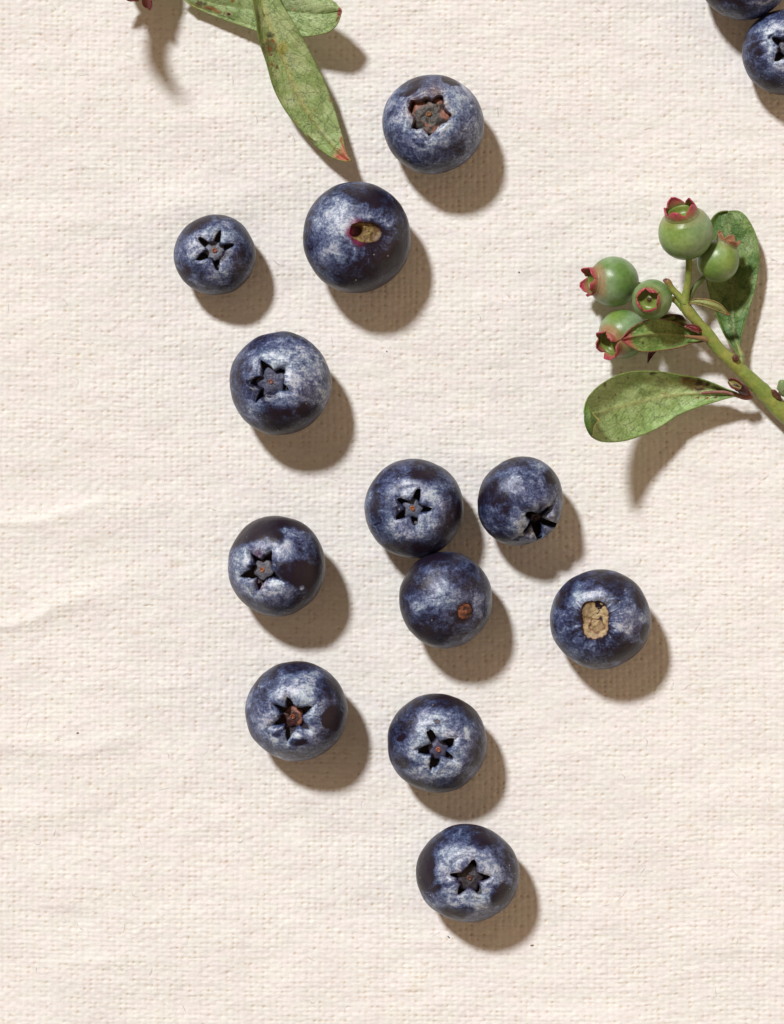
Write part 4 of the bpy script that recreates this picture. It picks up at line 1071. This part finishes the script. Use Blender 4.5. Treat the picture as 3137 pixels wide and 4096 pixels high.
# long leaf hanging into the frame
leaf(SL, [(1050, -240, 0.46), (1020, -150, 0.62), (1008, -70, 0.74), (1010, 0, 0.80), (1021, 64, 0.78), (1037, 161, 0.70), (1066, 251, 0.56), (1092, 344, 0.45), (1127, 418, 0.36), (1169, 479, 0.32), (1233, 553, 0.30), (1281, 598, 0.32), (1330, 630, 0.38), (1376, 645, 0.44), (1405, 644, 0.50)],
     [(1054, -240, 0.46), (1045, -150, 0.52), (1042, -70, 0.56), (1050, 0, 0.57), (1066, 64, 0.56), (1098, 150, 0.52), (1138, 251, 0.46), (1172, 340, 0.42), (1212, 418, 0.38), (1260, 490, 0.36), (1310, 553, 0.36), (1345, 595, 0.40), (1375, 622, 0.44), (1392, 636, 0.47), (1405, 644, 0.50)],
     [(1058, -240, 0.46), (1078, -150, 0.52), (1098, -70, 0.58), (1121, 0, 0.62), (1159, 64, 0.62), (1207, 145, 0.58), (1249, 225, 0.50), (1297, 321, 0.42), (1323, 392, 0.38), (1340, 440, 0.36), (1355, 492, 0.36), (1371, 546, 0.38), (1380, 590, 0.42), (1390, 620, 0.46), (1405, 644, 0.50)],
     leaf_col((0.27, 0.375, 0.135), (0.39, 0.47, 0.22), seed=26, margin=(0.16, 0.24, 0.05), ribcol=(0.40, 0.38, 0.13), tipc=(0.50, 0.12, 0.08), tipu=0.945,
              lst=[(1128, 195, 26, 34, YEL, 0.65, 20), (1080, 140, 18, 14, (0.05, 0.05, 0.025), 0.7), (1077, 188, 30, 40, (0.10, 0.06, 0.03), 0.65, 70), (1068, 160, 6, 6, RST, 0.9), (1091, 162, 6, 9, RST, 0.9), (1078, 196, 9, 12, RST, 0.85), (1085, 218, 5, 6, RST, 0.9), (1086, 258, 9, 6, RST, 0.8), (1108, 268, 7, 10, BRN, 0.85), (1079, 145, 7, 6, DKB, 0.7), (1102, 190, 6, 8, BRN, 0.6),
                   (1240, 560, 26, 10, (0.10, 0.02, 0.02), 0.85, 50), (1262, 568, 8, 8, DKB, 0.6), (1366, 560, 12, 14, RST, 0.8), (1378, 600, 16, 34, (0.42, 0.13, 0.07), 0.85, -12), (1365, 628, 30, 13, (0.44, 0.10, 0.08), 0.85, 15), (1357, 605, 8, 8, BRN, 0.6), (1360, 630, 20, 10, (0.45, 0.16, 0.10), 0.75), (1181, 492, 18, 5, (0.40, 0.12, 0.05), 0.7, 50),
                   (1322, 398, 5, 14, (0.28, 0.04, 0.04), 0.8, -15), (1258, 440, 8, 4, RST, 0.4, 50), (1160, 410, 30, 14, SIL, 0.45, 50), (1170, 240, 18, 40, (0.40, 0.46, 0.26), 0.4, -20), (1300, 540, 40, 10, SIL, 0.5, 50), (1030, 80, 12, 60, (0.07, 0.11, 0.04), 0.6, -5)]),
     bulgeL=-0.02, bulgeR=0.02, wav=0.022, seed=12, nu=200, nv=36, rib=0.022, label='long narrow leaf hanging down, with an orange-brown tip')
tube('leaf_stalk', [(1050, -236, 0.44, 10), (1045, -150, 0.53, 8), (1042, -70, 0.57, 7), (1050, 0, 0.575, 6), (1066, 64, 0.565, 5), (1098, 150, 0.525, 3)], M_STEM, SL, stem_col(c0=(0.36, 0.34, 0.12), c1=(0.34, 0.28, 0.10), under=(0.3, 0.3, 0.1)), nseg=60)
# broad leaf lying across, behind it
leaf(SL, [(700, -60, 0.30), (745, -85, 0.32), (850, -110, 0.34), (970, -105, 0.38), (1090, -90, 0.46), (1200, -65, 0.56), (1290, -28, 0.66), (1330, 0, 0.72), (1350, 18, 0.74), (1366, 40, 0.76)],
     [(700, -40, 0.28), (760, -20, 0.26), (850, 12, 0.25), (960, 32, 0.28), (1060, 42, 0.36), (1169, 48, 0.46), (1240, 55, 0.56), (1294, 56, 0.64), (1335, 50, 0.70), (1366, 42, 0.76)],
     [(705, -30, 0.26), (754, 16, 0.18), (806, 42, 0.16), (883, 74, 0.16), (966, 103, 0.20), (1060, 132, 0.30), (1204, 147, 0.50), (1265, 141, 0.58), (1314, 129, 0.66), (1346, 103, 0.72), (1360, 72, 0.75), (1367, 44, 0.76)],
     leaf_col((0.25, 0.36, 0.13), (0.37, 0.48, 0.22), seed=27, margin=(0.22, 0.27, 0.05), ribcol=(0.26, 0.34, 0.14),
              lst=[(775, 25, 36, 10, YEL, 0.7, 20), (800, 14, 16, 12, BRN, 0.8), (842, 32, 30, 8, RST, 0.8, 15), (870, 46, 22, 7, RST, 0.7, 20), (822, 14, 9, 7, DKB, 0.7), (915, 55, 11, 10, (0.35, 0.2, 0.12), 0.8), (917, 56, 6, 6, DKB, 1.0), (932, 2, 9, 9, RST, 0.8), (1180, 35, 7, 6, (0.5, 0.22, 0.13), 0.9),
                   (1362, 50, 12, 26, (0.30, 0.03, 0.05), 0.9), (1351, 78, 7, 14, (0.14, 0.02, 0.02), 0.7), (1230, 20, 110, 26, (0.42, 0.52, 0.28), 0.55, 5)]),
     bulgeL=0.05, bulgeR=0.03, wav=0.022, seed=13, nu=200, nv=36, rib=0.0, label='broad leaf lying across under the long one')
# leaf wholly above the frame that stands up and throws the long curved shadow
def hi(pts):   # points given on the cloth plane + height -> projected pixel rows
    return [((x - CX) / (1 - z / CAMH) + CX, (y - CY) / (1 - z / CAMH) + CY, z) for x, y, z in pts]
leaf(SL, hi([(600, -160, 0.5), (505, -112, 0.9), (418, -100, 1.25), (366, -90, 1.65), (362, -80, 1.95), (395, -60, 2.15), (428, -45, 2.32)]),
     hi([(615, -150, 0.5), (535, -98, 0.9), (450, -92, 1.25), (402, -80, 1.65), (400, -70, 1.95), (418, -55, 2.15), (430, -45, 2.32)]),
     hi([(650, -130, 0.5), (600, -62, 0.85), (512, -56, 1.22), (462, -46, 1.62), (452, -44, 1.92), (448, -44, 2.15), (436, -43, 2.34)]),
     leaf_col((0.15, 0.25, 0.08), (0.28, 0.38, 0.17), seed=28), nu=70, nv=14, seed=14, label='leaf standing up above the top edge')
unripe(SL, (560, -125), 96, 0.48, (-0.18, 0.97, 0.12), neck=0.56, slen=0.62, flare=0.30, seed=16, redbody=0.5, label='unripe berry whose red sepals reach into the top of the photo', spin=0.35)
tube('stalk', [(640, -290, 0.34, 11), (600, -250, 0.4, 12), (572, -200, 0.46, 13)], M_STEM, SL, stem_col(), nseg=20)

# ------------------------------------------------------------------ crumbs on the cloth
def crumb(px, py, lx, ly, rot, col, label):
    n = 10
    t = np.linspace(0, math.pi, n)[:, None]; a = np.linspace(0, 2 * math.pi, 12, endpoint=False)[None]
    q = np.stack([np.sin(t) * np.cos(a) * lx / K, np.sin(t) * np.sin(a) * ly / K, np.cos(t) * ly * 0.8 / K + 0 * a], -1)
    q = q * (1 + 0.7 * (vn(q * 60 + px, 3) - .5))[..., None]
    q = q.reshape(-1, 3)
    r = math.radians(rot); Rm = np.array([[math.cos(r), -math.sin(r), 0], [math.sin(r), math.cos(r), 0], [0, 0, 1]])
    V = q @ Rm.T
    g = ground(px, py) + ly * 0.6 / K
    p = P(px, py, g)
    o = mesh_obj('plant_crumb', V, grid_faces(n, 12, True), M_SCAR, None, col=np.broadcast_to(np.array(col), (len(V), 3)).copy())
    o.location = tuple(p)
    o['label'] = label; o['category'] = 'crumb'; o['group'] = 'crumbs scattered on the cloth'
for a in [(1794, 3747, 6, 2.4, -40, (0.03, 0.025, 0.035), 'black crumb at the shadow edge left below the bottommost berry'),
          (2128, 3781, 7, 2.2, 15, (0.22, 0.12, 0.05), 'brown crumb to the right of the bottommost berry shadow'),
          (1547, 1405, 2.6, 2.6, 0, (0.06, 0.06, 0.06), 'lone dark speck in the open cloth left of centre'),
          (2076, 1088, 2.8, 2.2, 0, (0.05, 0.05, 0.04), 'dark speck in the open cloth left of the green cluster'),
          (311, 2931, 5, 2, 20, (0.16, 0.11, 0.05), 'olive crumb by the lowest crease at the left edge')]:
    crumb(*a)

# ------------------------------------------------------------------ loose fibres standing off the cloth
def lint(n=190):
    rg = np.random.RandomState(5)
    m = 7
    x0 = rg.uniform(-60, W + 60, n); y0 = rg.uniform(-60, Hh + 60, n)
    an = rg.uniform(0, 2 * math.pi, n); cv = rg.normal(0, 1.3, n); ln = rg.uniform(14, 60, n)
    t = np.linspace(0, 1, m)
    ang = an[:, None] + cv[:, None] * t[None]
    X = x0[:, None] + np.cumsum(np.cos(ang), 1) * ln[:, None] / m
    Y = y0[:, None] + np.cumsum(np.sin(ang), 1) * ln[:, None] / m
    Z = cloth_base(X, Y) + 0.008 + np.sin(math.pi * t)[None] * rg.uniform(0.002, 0.016, n)[:, None]
    C = PA(np.stack([X, Y, Z], -1))
    rad = rg.uniform(0.4, 0.7, n)[:, None] / K * (0.4 + 0.6 * np.sin(math.pi * np.clip(t, .1, .9)))[None]
    sd = np.stack([-np.sin(ang), -np.cos(ang), 0 * ang], -1)
    V = np.stack([C + sd * rad[..., None], C - sd * rad[..., None], C + np.array([0, 0, 1.0]) * rad[..., None] * 1.6], 2)
    f = []
    for k in range(m - 1):
        for q in range(3):
            f.append([k * 3 + q, k * 3 + (q + 1) % 3, (k + 1) * 3 + (q + 1) % 3, (k + 1) * 3 + q])
    F = (np.array(f)[None] + (np.arange(n) * m * 3)[:, None, None]).reshape(-1, 4)
    V = V.reshape(-1, 3)
    o = mesh_obj('lint', V, F, M_CLOTH, col=np.broadcast_to(np.array([0.80, 0.77, 0.74]), (len(V), 3)).copy())
    o['kind'] = 'stuff'
    o['label'] = 'fine pale loose fibres standing off the cotton cloth'
    o['category'] = 'lint'
lint()
